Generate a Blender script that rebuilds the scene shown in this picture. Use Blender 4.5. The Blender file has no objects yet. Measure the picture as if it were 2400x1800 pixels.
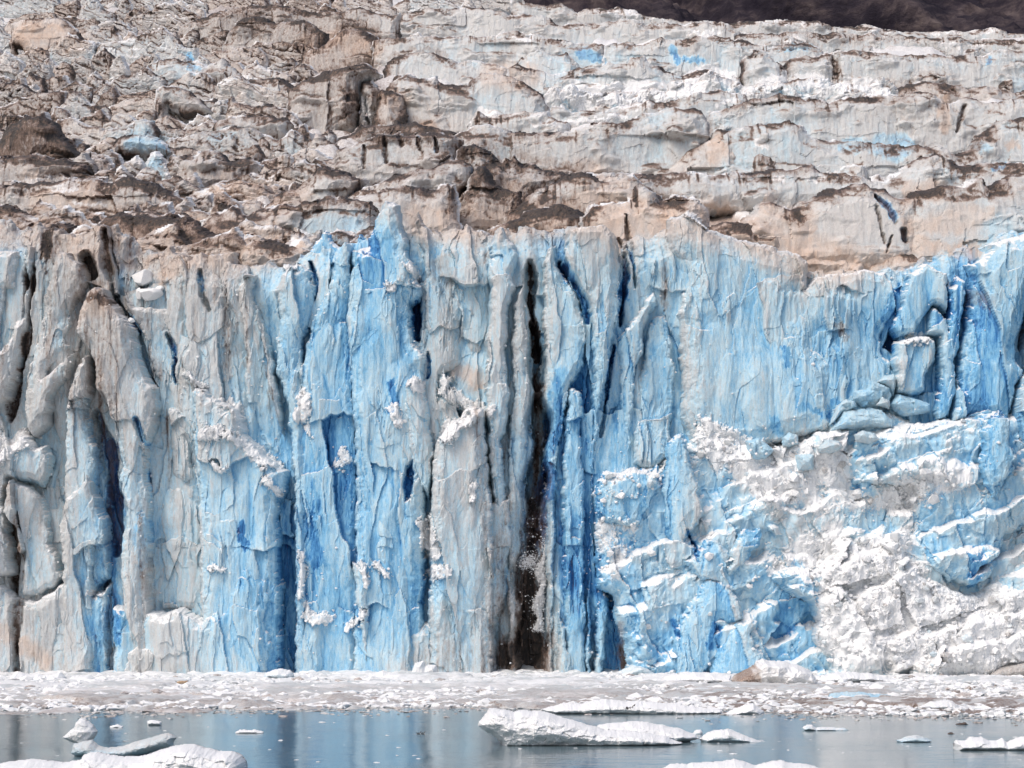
import bpy, math, random
import numpy as np
from mathutils import Vector

# ------------------------------------------------------------------ camera, sky, sun, exposure
sc = bpy.context.scene
C = sc.collection
FPX, HC, HOR = 6160.0, 8.0, 1440.0       # focal length in photo pixels, eye height, horizon row
cam = bpy.data.cameras.new('camera'); camo = bpy.data.objects.new('camera', cam); C.objects.link(camo)
cam.sensor_width = 36; cam.lens = FPX/2400*36; cam.shift_y = (HOR-900)/2400
cam.clip_start = 1; cam.clip_end = 12000
camo.location = (0, 0, HC); camo.rotation_euler = (math.radians(90), 0, 0)
sc.camera = camo
SUN_EL, SUN_AZ = 52, 222                  # azimuth clockwise from +Y; sun stands behind the camera to the left
w = bpy.data.worlds.new('World'); sc.world = w; w.use_nodes = True
nt = w.node_tree; nt.nodes.clear()
sky = nt.nodes.new('ShaderNodeTexSky'); sky.sky_type = 'NISHITA'; sky.sun_disc = False
sky.sun_elevation = math.radians(SUN_EL); sky.sun_rotation = math.radians(SUN_AZ)
sky.dust_density = 4.0; sky.air_density = 1.0; sky.ozone_density = 0.6
bg = nt.nodes.new('ShaderNodeBackground'); bg.inputs[1].default_value = 0.145
wo = nt.nodes.new('ShaderNodeOutputWorld')
nt.links.new(sky.outputs[0], bg.inputs[0]); nt.links.new(bg.outputs[0], wo.inputs[0])
sun = bpy.data.lights.new('sun', 'SUN'); suno = bpy.data.objects.new('sun', sun); C.objects.link(suno)
sun.energy = 1.65; sun.angle = math.radians(24); sun.color = (1.0, 0.935, 0.88)
a = math.radians(SUN_AZ); e = math.radians(SUN_EL)
sd = Vector((math.sin(a)*math.cos(e), math.cos(a)*math.cos(e), math.sin(e)))
suno.rotation_euler = (-sd).to_track_quat('-Z', 'Y').to_euler(); suno.location = (0, 0, 400)
sc.view_settings.view_transform = 'Standard'; sc.view_settings.look = 'None'
sc.view_settings.exposure = 0.05; sc.view_settings.gamma = 1
sc.cycles.max_bounces = 5; sc.cycles.diffuse_bounces = 3; sc.cycles.glossy_bounces = 3

rng = np.random.default_rng(7); random.seed(7)

# ------------------------------------------------------------------ helpers: noise
def _h(ix, iy, s):
    n = (ix.astype(np.int64)*374761393 + iy.astype(np.int64)*668265263 + int(s)*2246822519) & 0xFFFFFFFF
    n = ((n ^ (n >> 13)) * 1274126177) & 0xFFFFFFFF
    n = ((n ^ (n >> 15)) * 2654435761) & 0xFFFFFFFF
    return (n ^ (n >> 16)) & 0xFFFFFFFF
def rnd(ix, iy, s): return (_h(ix, iy, s) & 0xFFFFF).astype(np.float32)/1048576.0
def perlin(x, y, s=0):
    x0 = np.floor(x); y0 = np.floor(y); fx = (x-x0).astype(np.float32); fy = (y-y0).astype(np.float32)
    ix = x0.astype(np.int64); iy = y0.astype(np.int64)
    u = fx*fx*fx*(fx*(fx*6-15)+10); v = fy*fy*fy*(fy*(fy*6-15)+10)
    def g(dx, dy):
        a = rnd(ix+dx, iy+dy, s)*6.2831853
        return np.cos(a)*(fx-dx)+np.sin(a)*(fy-dy)
    a0 = g(0, 0); a1 = g(1, 0); b0 = g(0, 1); b1 = g(1, 1)
    return 1.5*((a0+(a1-a0)*u)*(1-v)+(b0+(b1-b0)*u)*v)
def fbm(x, y, o=4, s=0, ridged=False, gain=.5):
    t = 0; a = 1.; n = 0
    for i in range(o):
        p = perlin(x*2**i, y*2**i, s+i*17)
        if ridged: p = 1-2*np.abs(p)
        t = t+a*p; n += a; a *= gain
    return t/n
def facet(x, y, s=0, k=.9, tilt=.6):
    """upper envelope of tilted cones: angular chips with sharp creases; also the chip's own random number"""
    ix = np.floor(x).astype(np.int64); iy = np.floor(y).astype(np.int64)
    best = np.full(x.shape, -9., np.float32); bid = np.zeros(x.shape, np.float32)
    for dx in (-1, 0, 1):
        for dy in (-1, 0, 1):
            cx = ix+dx; cy = iy+dy
            ddx = x-(cx+rnd(cx, cy, s+1)); ddy = y-(cy+rnd(cx, cy, s+2))
            r = rnd(cx, cy, s+3)
            h = r + (rnd(cx, cy, s+4)-.5)*2*tilt*ddx + (rnd(cx, cy, s+5)-.5)*2*tilt*ddy - k*np.maximum(np.maximum(np.abs(ddx), np.abs(ddy)), .72*(np.abs(ddx)+np.abs(ddy)))
            m = h > best
            best = np.where(m, h, best); bid = np.where(m, rnd(cx, cy, s+6), bid)
    return best, bid
def blades(x, y, s=0, tx=1., ty=1.):
    """broken plates: every cell is a flat plate with its own height and tilt, with sharp steps between plates"""
    ix = np.floor(x).astype(np.int64); iy = np.floor(y).astype(np.int64)
    bd = np.full(x.shape, 99., np.float32); bx = np.zeros(x.shape, np.float32); by = bx.copy(); cx_ = ix.copy(); cy_ = iy.copy()
    for dx in (-1, 0, 1):
        for dy in (-1, 0, 1):
            cx = ix+dx; cy = iy+dy
            ax = (x-(cx+rnd(cx, cy, s+1))).astype(np.float32); ay = (y-(cy+rnd(cx, cy, s+2))).astype(np.float32); dd = ax*ax+ay*ay
            m = dd < bd
            bd = np.where(m, dd, bd); bx = np.where(m, ax, bx); by = np.where(m, ay, by); cx_ = np.where(m, cx, cx_); cy_ = np.where(m, cy, cy_)
    h = rnd(cx_, cy_, s+3)-.5+(rnd(cx_, cy_, s+4)-.5)*2*tx*bx+(rnd(cx_, cy_, s+5)-.5)*2*ty*by
    return h, rnd(cx_, cy_, s+6)
def tiers(x, z, s, h, step, warp):
    """steep faces that step back on narrow ledges, with wandering, broken crest lines"""
    p = z/h+warp*fbm(x/(h*2.2), z/(h*1.6), 4, s)+.25*warp*blades(x/(h*1.3), z/(h*1.1), s+9)[0]
    f = np.floor(p); t = p-f
    return -(f+sstep(t, .72, 1.0))*step*h+z*step        # ledges only: the mean lean is taken out again
def sstep(x, a, b):
    t = np.clip((x-a)/(b-a), 0, 1); return t*t*(3-2*t)

# ------------------------------------------------------------------ helpers: photo measurements -> world
S = 800/2212.
TILE = {'A': (0, 0), 'B': (800, 0), 'C': (1600, 0), 'D': (0, 600), 'E': (800, 600), 'G': (1600, 600),
        'H': (0, 1200), 'I': (800, 1200), 'J': (1600, 1200)}
def pts(s):
    """'D 12,34 56,78 E 1,2 ...' -> measured points in photo pixels; O is the whole photo, P plain pixels"""
    out = []; t = 'P'
    for tok in s.split():
        if tok in TILE or tok in 'OP': t = tok; continue
        u, v = map(float, tok.split(','))
        if t == 'P': out.append((u, v))
        elif t == 'O': out.append((u*2400/2212, v*2400/2212))
        elif t in 'DEG' and v >= 1790: out.append((TILE[t][0]+u*S, 1650))      # runs down below the waterline
        else: out.append((TILE[t][0]+u*S, TILE[t][1]+v*S))
    return out
def W(px, py, Y): return ((px-1200)/FPX*Y, HC+(HOR-py)/FPX*Y)
def yslope(py): return 50.9/max(.022, .281-(HOR-py)/FPX)

# ------------------------------------------------------------------ surveyed maps of the ice: blue ice, grit, snow, cracks
RS = 2; RW, RH = 2400//RS+80, 1800//RS+60           # margins 40 / 30 cells
gx, gy = np.meshgrid((np.arange(RW)-40+.5)*RS, (np.arange(RH)-30+.5)*RS)
def grid(rows, y0):
    """bicubic-ish smooth resample of a coarse hand-read table (one digit per 100 px)"""
    a = np.array([[float(c) for c in r.split()] for r in rows], np.float32)/9
    u = np.clip(gx/100-.5, 0, 22.999); v = np.clip((gy-y0)/100, 0, a.shape[0]-1.001)
    i = u.astype(int); j = v.astype(int); fu = u-i; fv = v-j
    fu = fu*fu*(3-2*fu); fv = fv*fv*(3-2*fv)
    return (a[j, i]*(1-fu)+a[j, i+1]*fu)*(1-fv)+(a[j+1, i]*(1-fu)+a[j+1, i+1]*fu)*fv
BLUE = grid(['0 0 0 0 0 0 0 0 0 0 0 0 0 0 0 0 0 0 0 0 0 0 0 0',
 '1 0 1 1 1 0 0 0 0 1 1 1 1 2 1 1 1 1 1 1 1 1 1 1',
 '0 0 0 1 1 0 0 0 0 0 1 1 1 1 1 1 1 1 1 1 0 0 0 1',
 '0 0 0 2 1 1 1 0 1 1 1 1 0 1 1 1 1 1 2 1 1 0 0 1',
 '0 0 0 0 0 0 0 0 0 0 0 0 0 0 0 1 1 1 1 1 0 1 1 0',
 '2 0 0 0 0 0 1 3 4 3 2 1 2 3 2 1 1 1 0 0 0 0 1 3',
 '2 1 0 0 1 1 2 3 4 4 3 2 2 3 3 3 3 2 1 2 2 2 4 4',
 '1 1 0 1 1 1 3 4 4 4 3 1 2 4 4 3 3 3 3 4 5 4 5 5',
 '1 1 0 2 2 2 3 4 5 4 2 2 2 5 4 3 3 4 4 5 4 3 4 5',
 '1 1 1 2 2 2 3 4 5 4 1 2 2 6 4 3 3 4 5 4 3 4 5 5',
 '1 1 3 2 2 3 4 5 5 4 1 2 3 6 4 4 3 4 3 2 2 3 4 5',
 '1 1 5 3 2 3 4 6 5 4 2 2 2 6 4 5 3 3 3 3 3 4 4 4',
 '1 1 6 3 3 4 5 6 5 5 2 2 2 7 5 4 3 3 2 2 4 4 4 3',
 '1 2 6 3 3 5 5 5 5 5 3 2 1 7 5 4 4 3 4 2 2 3 4 2',
 '1 2 6 3 3 5 5 5 5 4 2 1 0 5 5 4 4 4 5 2 1 1 1 2',
 '1 2 4 2 3 5 5 4 4 3 1 0 0 3 5 5 4 4 4 2 1 0 0 1'], 50)
DIRT = grid(['3 4 4 3 5 6 6 6 4 2 2 1 1 2 2 2 2 3 3 3 3 3 3 3',
 '3 4 3 3 2 3 4 6 6 3 2 1 1 1 1 1 1 2 1 2 2 2 2 3',
 '5 4 4 3 3 2 3 5 6 4 3 2 2 1 1 2 2 2 2 2 3 4 3 2',
 '7 6 4 2 3 3 3 4 4 5 5 4 3 3 2 2 2 3 2 2 3 3 3 3',
 '5 5 6 6 5 4 4 4 4 4 4 7 5 4 3 3 2 2 3 2 2 2 4 4',
 '4 6 7 5 5 5 4 2 1 2 2 4 4 2 2 1 1 2 3 2 2 2 0 0',
 '2 4 5 3 4 4 2 0 0 0 1 3 2 1 1 1 0 0 1 2 2 1 0 0',
 '2 3 5 3 3 3 2 0 0 0 1 3 3 1 0 1 0 0 1 1 0 0 0 1',
 '2 3 5 2 2 2 1 0 0 1 2 3 3 0 0 0 0 0 0 0 0 0 0 1',
 '2 3 5 2 2 2 1 0 0 1 1 2 4 0 0 0 0 0 0 0 0 0 0 0',
 '2 2 4 2 1 1 1 0 0 1 1 2 4 0 0 0 0 0 0 0 1 0 0 0',
 '2 2 3 2 1 1 0 0 0 0 1 3 5 0 0 0 0 0 0 0 1 0 0 0',
 '2 2 3 2 1 1 0 0 0 0 1 3 6 1 0 0 0 0 0 0 0 0 0 0',
 '2 2 2 2 1 1 0 0 0 0 1 4 7 1 0 0 0 0 0 0 0 0 0 0',
 '3 2 2 2 1 1 0 0 0 1 3 5 8 2 1 0 0 0 0 0 0 0 0 1',
 '3 3 2 3 2 1 1 1 1 3 5 6 9 3 3 0 0 0 0 1 1 1 1 1'], 50)
SNOW = np.zeros_like(BLUE); CARVE = np.zeros_like(BLUE); TAN = np.zeros_like(BLUE)
fr_ = sstep(gy, 540, 680); BLUE *= 1-.12*fr_*(1-sstep(gx, 1150, 1250)); BLUE *= 1-.08*fr_; BLUE += .05*fr_*sstep(gx, 450, 750); BLUE += .05*fr_*(1-sstep(BLUE, .1, .3))*sstep(gx, 350, 600); DIRT *= 1-.35*fr_*sstep(gx, 350, 800); DIRT *= 1+.25*fr_*(1-sstep(gx, 450, 700)); DIRT *= 1-.8*fr_*sstep(gx, 1450, 1700)
CH = {'b': BLUE, 'd': DIRT, 's': SNOW, 'c': CARVE, 't': TAN}
def segdist(P, x, y):
    d = np.full(x.shape, 1e9, np.float32)
    for (x0, y0), (x1, y1) in zip(P[:-1], P[1:]):
        dx, dy = x1-x0, y1-y0; L = dx*dx+dy*dy+1e-9
        t = np.clip(((x-x0)*dx+(y-y0)*dy)/L, 0, 1)
        d = np.minimum(d, np.hypot(x-x0-t*dx, y-y0-t*dy))
    return d
def inside(P, x, y):
    m = np.zeros(x.shape, bool); n = len(P)
    for i in range(n):
        x0, y0 = P[i]; x1, y1 = P[(i+1) % n]
        if y0 == y1: continue
        m ^= ((y0 > y) != (y1 > y)) & (x < (x1-x0)*(y-y0)/(y1-y0)+x0)
    return m
def window(P, pad):
    xs = [p[0] for p in P]; ys = [p[1] for p in P]
    i0 = min(RW, max(0, int((min(xs)-pad)/RS)+39)); i1 = max(i0+1, min(RW, int((max(xs)+pad)/RS)+42))
    j0 = min(RH, max(0, int((min(ys)-pad)/RS)+29)); j1 = max(j0+1, min(RH, int((max(ys)+pad)/RS)+32))
    return slice(j0, j1), slice(i0, i1)
def stroke(ch, val, wd, s, soft=None, mode='max'):
    """a band along a measured line, tapering to both of its ends"""
    P = pts(s); soft = wd if soft is None else soft
    sl = window(P, wd+soft+4); x, y = gx[sl], gy[sl]
    L = [math.hypot(q[0]-p[0], q[1]-p[1]) for p, q in zip(P[:-1], P[1:])]; T = sum(L)+1e-6; acc = 0
    d = np.full(x.shape, 1e9, np.float32); tt = np.zeros(x.shape, np.float32)
    for (x0, y0), (x1, y1), l in zip(P[:-1], P[1:], L):
        dx, dy = x1-x0, y1-y0; t = np.clip(((x-x0)*dx+(y-y0)*dy)/(dx*dx+dy*dy+1e-9), 0, 1)
        e = np.hypot(x-x0-t*dx, y-y0-t*dy); m = e < d; d = np.where(m, e, d); tt = np.where(m, (acc+t*l)/T, tt); acc += l
    tp = np.clip(1-np.abs(2*tt-1)**5, 0, 1)**.5 if len(P) > 1 and T > 3*wd else 1
    tp = tp*(.8+.35*np.sin(tt*T/23+wd)*(T > 120))
    m = 1-sstep(d, wd*.5*tp, wd*.5*tp+soft*(.25+.75*tp))
    m = m*np.clip(tp*4, 0, 1)
    A = CH[ch][sl]
    if mode == 'max': CH[ch][sl] = np.maximum(A, m*val)
    else: CH[ch][sl] = A*(1-m)+val*m
def area(ch, val, s, soft=12, mode='set'):
    P = pts(s); sl = window(P, soft+4)
    x, y = gx[sl], gy[sl]
    d = segdist(P+[P[0]], x, y); d = np.where(inside(P, x, y), d, -d)
    m = sstep(d, -soft, soft); A = CH[ch][sl]
    if mode == 'max': CH[ch][sl] = np.maximum(A, m*val)
    else: CH[ch][sl] = A*(1-m)+val*m
def sample(A, px, py):
    u = np.clip(px/RS+40-.5, 0, RW-1.001); v = np.clip(py/RS+30-.5, 0, RH-1.001)
    i = u.astype(int); j = v.astype(int); fu = (u-i).astype(np.float32); fv = (v-j).astype(np.float32)
    return (A[j, i]*(1-fu)+A[j, i+1]*fu)*(1-fv)+(A[j+1, i]*(1-fu)+A[j+1, i+1]*fu)*fv

# deep blue ice in the slots of the front
stroke('b', .95, 10, 'E 1820,0 1835,150 1805,400 1790,490', 6); stroke('c', 2.2, 6, 'E 1820,0 1835,150 1805,400 1790,490', 5)
stroke('b', .95, 7, 'E 1755,600 1710,880 1695,990', 5); stroke('c', 1.6, 5, 'E 1755,600 1710,880 1690,1050 1670,1200', 4)
stroke('b', .9, 6, 'B 1840,1400 1850,1550 1870,1659 E 1895,160', 4); stroke('c', 1.6, 5, 'B 1840,1400 1850,1550 1870,1659 E 1895,250', 4)
stroke('b', .8, 5, 'B 1780,1560 1830,1640', 4); stroke('c', 1.2, 4, 'B 1780,1560 1830,1640', 4)
area('b', 1.0, 'E 470,320 520,310 525,480 515,590 480,560 465,450', 3); area('c', 3.5, 'E 470,320 520,310 525,480 515,590 480,560 465,450', 4)
stroke('b', .9, 5, 'E 575,650 570,830', 4); stroke('c', 1.2, 4, 'E 575,650 570,830', 4)
area('b', .9, 'E 425,1390 465,1340 475,1450 460,1580 430,1600 410,1500', 4); area('c', 2.2, 'E 425,1390 465,1340 475,1450 460,1580 430,1600 410,1500', 4)
stroke('b', .85, 16, 'D 655,1010 720,1250 770,1500 800,1659 H 760,0 770,200 760,450', 10); stroke('c', 3.0, 22, 'D 655,1010 720,1250 770,1500 800,1659 H 790,0 800,300', 20)
stroke('b', 1.0, 26, 'D 720,1180 760,1400 790,1640', 14)
stroke('b', .75, 30, 'H 790,0 790,260 770,500 780,700 790,880', 16)
stroke('b', .7, 10, 'D 920,1060 950,1180 985,1240', 8); stroke('c', 1.5, 10, 'D 920,1060 950,1180 985,1240', 8)
stroke('b', .9, 5, 'D 1110,520 1165,620 1170,700 1160,780 1180,860', 4); stroke('c', 1.8, 6, 'D 1110,520 1165,620 1170,700 1160,780 1180,860', 5)
stroke('c', 1.8, 6, 'D 760,200 770,310 850,400 930,520 960,640 985,740 1050,880 1060,1040', 5)
stroke('b', .8, 9, 'D 860,400 935,530', 4)
stroke('c', 1.5, 4, 'D 985,1230 990,1400 1015,1560', 4); stroke('b', .8, 4, 'D 985,1230 990,1400 1015,1560', 4)
stroke('c', 1.5, 7, 'D 1330,120 1350,290 1400,400', 6); stroke('b', .7, 7, 'D 1330,120 1350,290', 6)
stroke('b', .85, 7, 'D 2030,60 2070,200 2060,330', 5); stroke('c', 2, 7, 'D 2030,60 2070,200 2060,330', 5)
stroke('c', .8, 3, 'D 1985,560 1985,700', 3)
stroke('b', .85, 18, 'E 330,820 360,950 330,1060', 14); stroke('b', .8, 16, 'D 2050,1450 2060,1659 H 2050,200', 16)
stroke('b', .85, 14, 'H 1590,50 1600,180 1640,260', 10); stroke('b', .75, 22, 'H 2040,40 2060,220 2080,380', 18)
stroke('b', .8, 20, 'E 1400,60 1500,200 1580,350 1590,480', 8); stroke('c', 1.5, 14, 'E 1400,60 1500,200 1580,350 1590,480', 10)
area('b', .85, 'E 1380,740 1440,740 1470,800 1430,900 1440,980 1360,1000 1330,900', 10)
stroke('b', .9, 28, 'E 1390,800 1400,1000 1360,1250 1320,1500 I 1300,0', 20)
stroke('b', .8, 20, 'I 1580,0 1570,200 1600,450 1650,560', 16); stroke('b', .75, 16, 'I 1650,500 1720,560 1760,700', 10)
stroke('b', .9, 10, 'G 2200,350 2150,560 2145,650', 8); stroke('c', 2.5, 10, 'G 2200,350 2150,560 2145,650', 8)
area('b', .95, 'G 1320,500 1365,545 1350,640 1330,650 1280,610', 5); area('c', 2.5, 'G 1320,500 1365,545 1350,640 1330,650 1280,610', 6)
stroke('b', .75, 22, 'G 1350,220 1340,350 1270,450', 22)
stroke('b', .8, 12, 'G 640,600 650,750', 20); stroke('b', .75, 20, 'G 930,950 960,1060 700,1000', 20)
stroke('b', .7, 20, 'G 560,1080 600,1180', 14); stroke('b', .8, 10, 'G 1690,300 1700,400', 10)
stroke('b', .8, 14, 'I 2150,700 2190,800', 10); stroke('b', .8, 16, 'J 200,720 190,860 150,900', 14)
stroke('b', .85, 10, 'J 20,110 80,240 100,300', 5); stroke('c', 1, 4, 'J 20,110 80,240 100,330', 4)
area('b', .58, 'J 480,850 520,700 640,650 800,620 880,700 840,900 860,1040 540,1040', 60)
area('b', .62, 'J 620,520 760,420 850,470 800,640 700,700 620,640', 36)
area('b', .46, 'J 1490,150 1640,60 1900,80 2080,150 2110,300 1990,460 1850,520 1700,440 1550,380', 24)
stroke('b', .8, 30, 'J 1830,240 1880,330 1850,480', 26)
area('b', .72, 'G 1640,640 1700,1030 1620,1040 1600,900', 14)
stroke('b', .6, 40, 'G 1150,1200 1220,1320 1150,1480', 30); area('b', .45, 'G 1120,1180 1400,1100 1900,1050 1900,1300 1400,1350 1150,1500', 30)
# soot and silt streaks
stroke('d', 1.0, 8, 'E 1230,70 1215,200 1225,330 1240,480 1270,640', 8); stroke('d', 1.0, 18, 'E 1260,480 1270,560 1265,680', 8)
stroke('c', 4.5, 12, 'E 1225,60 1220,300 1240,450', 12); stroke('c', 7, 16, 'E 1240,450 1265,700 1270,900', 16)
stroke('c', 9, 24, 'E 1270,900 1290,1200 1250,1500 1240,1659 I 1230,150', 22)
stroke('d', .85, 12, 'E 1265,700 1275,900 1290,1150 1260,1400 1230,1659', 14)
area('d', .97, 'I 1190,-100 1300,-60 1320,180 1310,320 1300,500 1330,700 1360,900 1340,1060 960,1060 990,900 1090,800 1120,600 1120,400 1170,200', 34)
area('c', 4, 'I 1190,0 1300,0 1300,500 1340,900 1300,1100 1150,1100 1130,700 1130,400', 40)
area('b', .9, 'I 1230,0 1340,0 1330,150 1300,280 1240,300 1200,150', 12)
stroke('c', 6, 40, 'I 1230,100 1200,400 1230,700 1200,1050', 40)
stroke('d', .7, 16, 'I 1050,0 1030,300 1060,500 1000,700', 26)
stroke('d', .9, 18, 'D 250,30 225,400 200,640 150,850 115,1100', 14); stroke('c', 2.5, 12, 'D 250,30 225,400 200,640 150,850 115,1100', 12)
stroke('d', .85, 10, 'H 140,0 150,300 150,560 130,800 135,1040', 14); stroke('c', 2.0, 10, 'H 140,0 150,300 150,560 130,800 135,1040', 14)
stroke('d', .95, 22, 'A 330,1480 340,1659 D 330,60', 12); stroke('d', 1., 22, 'D 570,0 620,100 640,190', 12); stroke('c', 3.5, 20, 'D 570,0 620,100 640,190', 14)
stroke('d', .9, 14, 'A 700,1500 720,1659 D 760,150', 12); stroke('c', 2.5, 10, 'A 700,1500 720,1659 D 760,200', 12)
stroke('d', .75, 30, 'D 640,380 650,600 700,800 690,1000', 20)
stroke('d', .75, 12, 'H 740,420 735,700 740,1050', 14); stroke('c', 1.5, 8, 'H 740,420 735,700 740,1050', 12)
stroke('d', .7, 16, 'D 1120,1040 1100,1180', 8); stroke('d', .7, 16, 'H 950,20 970,330 990,560', 16); stroke('b', .6, 24, 'H 960,0 970,400', 14)
stroke('d', .8, 22, 'D 90,1500 110,1600', 10); stroke('d', .6, 26, 'D 1480,60 1500,300 1530,560', 24)
stroke('d', .6, 26, 'D 1000,640 1040,800', 20)
stroke('d', .9, 20, 'D 620,290 740,320', 18); area('t', .7, 'D 560,260 700,200 750,290 810,400 700,440 600,420 520,500', 14)
area('t', .9, 'D 780,0 1180,0 1160,60 1210,150 1050,260 1000,90 850,100', 14); area('d', .55, 'D 780,0 1180,0 1180,170 1050,260 850,260', 20)
stroke('t', .8, 26, 'H 130,820 220,880 320,960 300,1020', 22); stroke('t', .6, 20, 'H 20,750 80,800', 22)
stroke('d', .5, 30, 'E 700,0 640,100 700,300 740,600', 30); stroke('d', .5, 16, 'E 640,300 720,640', 20)
stroke('d', .7, 14, 'E 900,120 940,60 950,0', 10)
stroke('t', .8, 22, 'E 720,760 850,800 900,900', 26); stroke('s', .7, 20, 'E 700,820 660,900', 16)
stroke('d', .55, 12, 'E 2080,100 2060,330 2110,400', 10)
stroke('d', .7, 12, 'G 750,260 770,210', 10); stroke('d', .75, 14, 'G 980,500 1010,560', 10); stroke('d', .5, 20, 'G 1850,280 1940,320', 20)
stroke('d', .7, 10, 'G 2180,480 2190,620', 10); area('t', .9, 'G 1180,20 1300,0 1500,0 1420,120 1340,100', 8); stroke('t', .6, 26, 'G 850,100 1150,60', 20)
stroke('d', .9, 22, 'I 1800,900 1830,1030', 14); stroke('t', .6, 10, 'I 1790,700 1820,900', 8)
area('d', .5, 'I 300,850 900,780 1000,1050 60,1050', 40)
# the lip of the front is silty
area('t', .8, 'P -40,500 -40,590 100,600 260,640 420,640 560,650 700,630 720,560 600,520 300,500', 26)
for s_ in ('P -40,500 -40,570 100,580 260,620 420,620 560,630 690,610 710,560 600,520 300,500', 'P 960,480 960,560 1100,575 1250,560 1400,560 1440,600 1500,560 1560,520', 'P 1560,560 1700,600 1850,660 2000,660 2080,600 1700,500'):
    area('b', .06, s_, 24)
area('b', .10, 'P 860,430 985,430 975,535 860,540', 26)
area('d', .42, 'P 960,480 960,545 1100,560 1250,540 1420,545 1500,520', 22, 'max')

area('d', .55, 'P -40,500 -40,560 100,570 260,620 420,600 560,620 690,600 700,560 600,520 300,500', 26, 'max')
area('t', .7, 'P 940,480 960,575 1100,580 1250,570 1420,575 1440,630 1500,560 1700,590 1850,665 2000,665 2060,620 1700,480', 24)
for x_, y0_, x1_, y1_, w_, v_ in [(30, 600, 20, 900, 5, .6), (70, 700, 60, 1000, 4, .5), (140, 590, 120, 860, 8, .65), (165, 640, 150, 1000, 5, .6), (300, 640, 320, 900, 10, .6), (350, 700, 380, 1050, 5, .6),
        (420, 640, 440, 800, 8, .6), (520, 680, 545, 900, 12, .6), (560, 640, 590, 900, 6, .5), (610, 700, 640, 1000, 6, .5), (100, 1100, 105, 1500, 5, .5), (200, 1050, 190, 1400, 6, .5), (400, 950, 410, 1250, 8, .5), (470, 1200, 480, 1500, 5, .4),
        (880, 640, 890, 1000, 5, .3), (990, 640, 1000, 860, 8, .5), (1040, 620, 1060, 900, 6, .5), (1110, 900, 1140, 1300, 8, .5), (1190, 1000, 1150, 1500, 10, .6), (1490, 640, 1500, 900, 8, .4)]:
    stroke('d', v_, w_*.6, 'P %d,%d %d,%d %d,%d' % (x_, y0_, (x_+x1_)/2+7, (y0_+y1_)/2, x1_, y1_), w_*1.5)
# snow and white rubble plastered on the front
for s_, w_ in [('E 440,830 520,870 470,900', 18), ('E 350,1010 380,1100', 18), ('I 500,100 560,80 570,200 640,310', 24), ('I 560,360 620,410 720,380', 20),
               ('I 130,320 160,360 180,500', 16), ('I 240,350 310,420', 14), ('I 50,770 180,640', 14), ('E 1000,1000 750,1130 640,1230', 24),
               ('E 680,900 860,1010 930,1000', 24), ('E 850,1600 870,1480', 12), ('E 20,1280 50,1330 0,1360', 16), ('D 1980,930 2000,1020 1960,1060', 22),
               ('D 2000,1100 2040,1200', 12), ('H 1960,680 2150,690 2050,720', 22), ('H 1960,240 1990,400 1960,560', 12), ('H 1380,360 1500,380', 10),
               ('D 1450,950 1560,1000 1600,1100 1620,1160', 16), ('D 1300,1180 1500,1160 1750,1340 1880,1380', 22), ('D 1420,1370 1470,1400', 12),
               ('D 1720,1450 1850,1560', 16), ('D 60,1270 200,1200', 26), ('D 20,1330 80,1280', 20), ('H 590,540 700,500', 8),
               ('G 1400,560 1600,550', 14), ('D 1850,100 1960,90', 14), ('E 450,90 500,180', 14), ('E 300,220 340,240', 12),
               ('D 1290,850 1380,880', 10), ('D 1230,800 1320,840', 12), ('H 2010,650 1990,600', 10)]:
    stroke('s', .66, w_*.9, s_, w_*1.1)
area('s', .9, 'J 800,120 1000,60 1100,200 1300,150 1480,100 1490,300 1560,400 1700,470 1850,540 2000,460 2212,560 2212,1060 1500,1060 1200,950 1000,1000 900,860 860,600 880,400 700,330 560,400 420,480', 26)
area('s', .9, 'G 80,1050 250,1110 400,1200 620,1240 800,1180 900,1300 880,1659 500,1600 350,1450 100,1300', 26)
area('s', .85, 'G 900,1250 1060,1170 1110,1400 1110,1500 1300,1500 1500,1400 1900,1350 1850,1500 1500,1659 900,1659', 26)
area('s', .6, 'I 1640,0 1900,50 1900,250 1750,480 1680,400', 20); area('s', .55, 'E 1700,1400 2100,1350 2050,1500 1700,1659 1640,1500', 20)
area('t', .18, 'J 1400,880 1700,880 2212,700 2212,1060 1500,1060', 40)
area('b', .08, 'J 1250,960 1750,960 1750,1060 1250,1060', 20)

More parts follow.
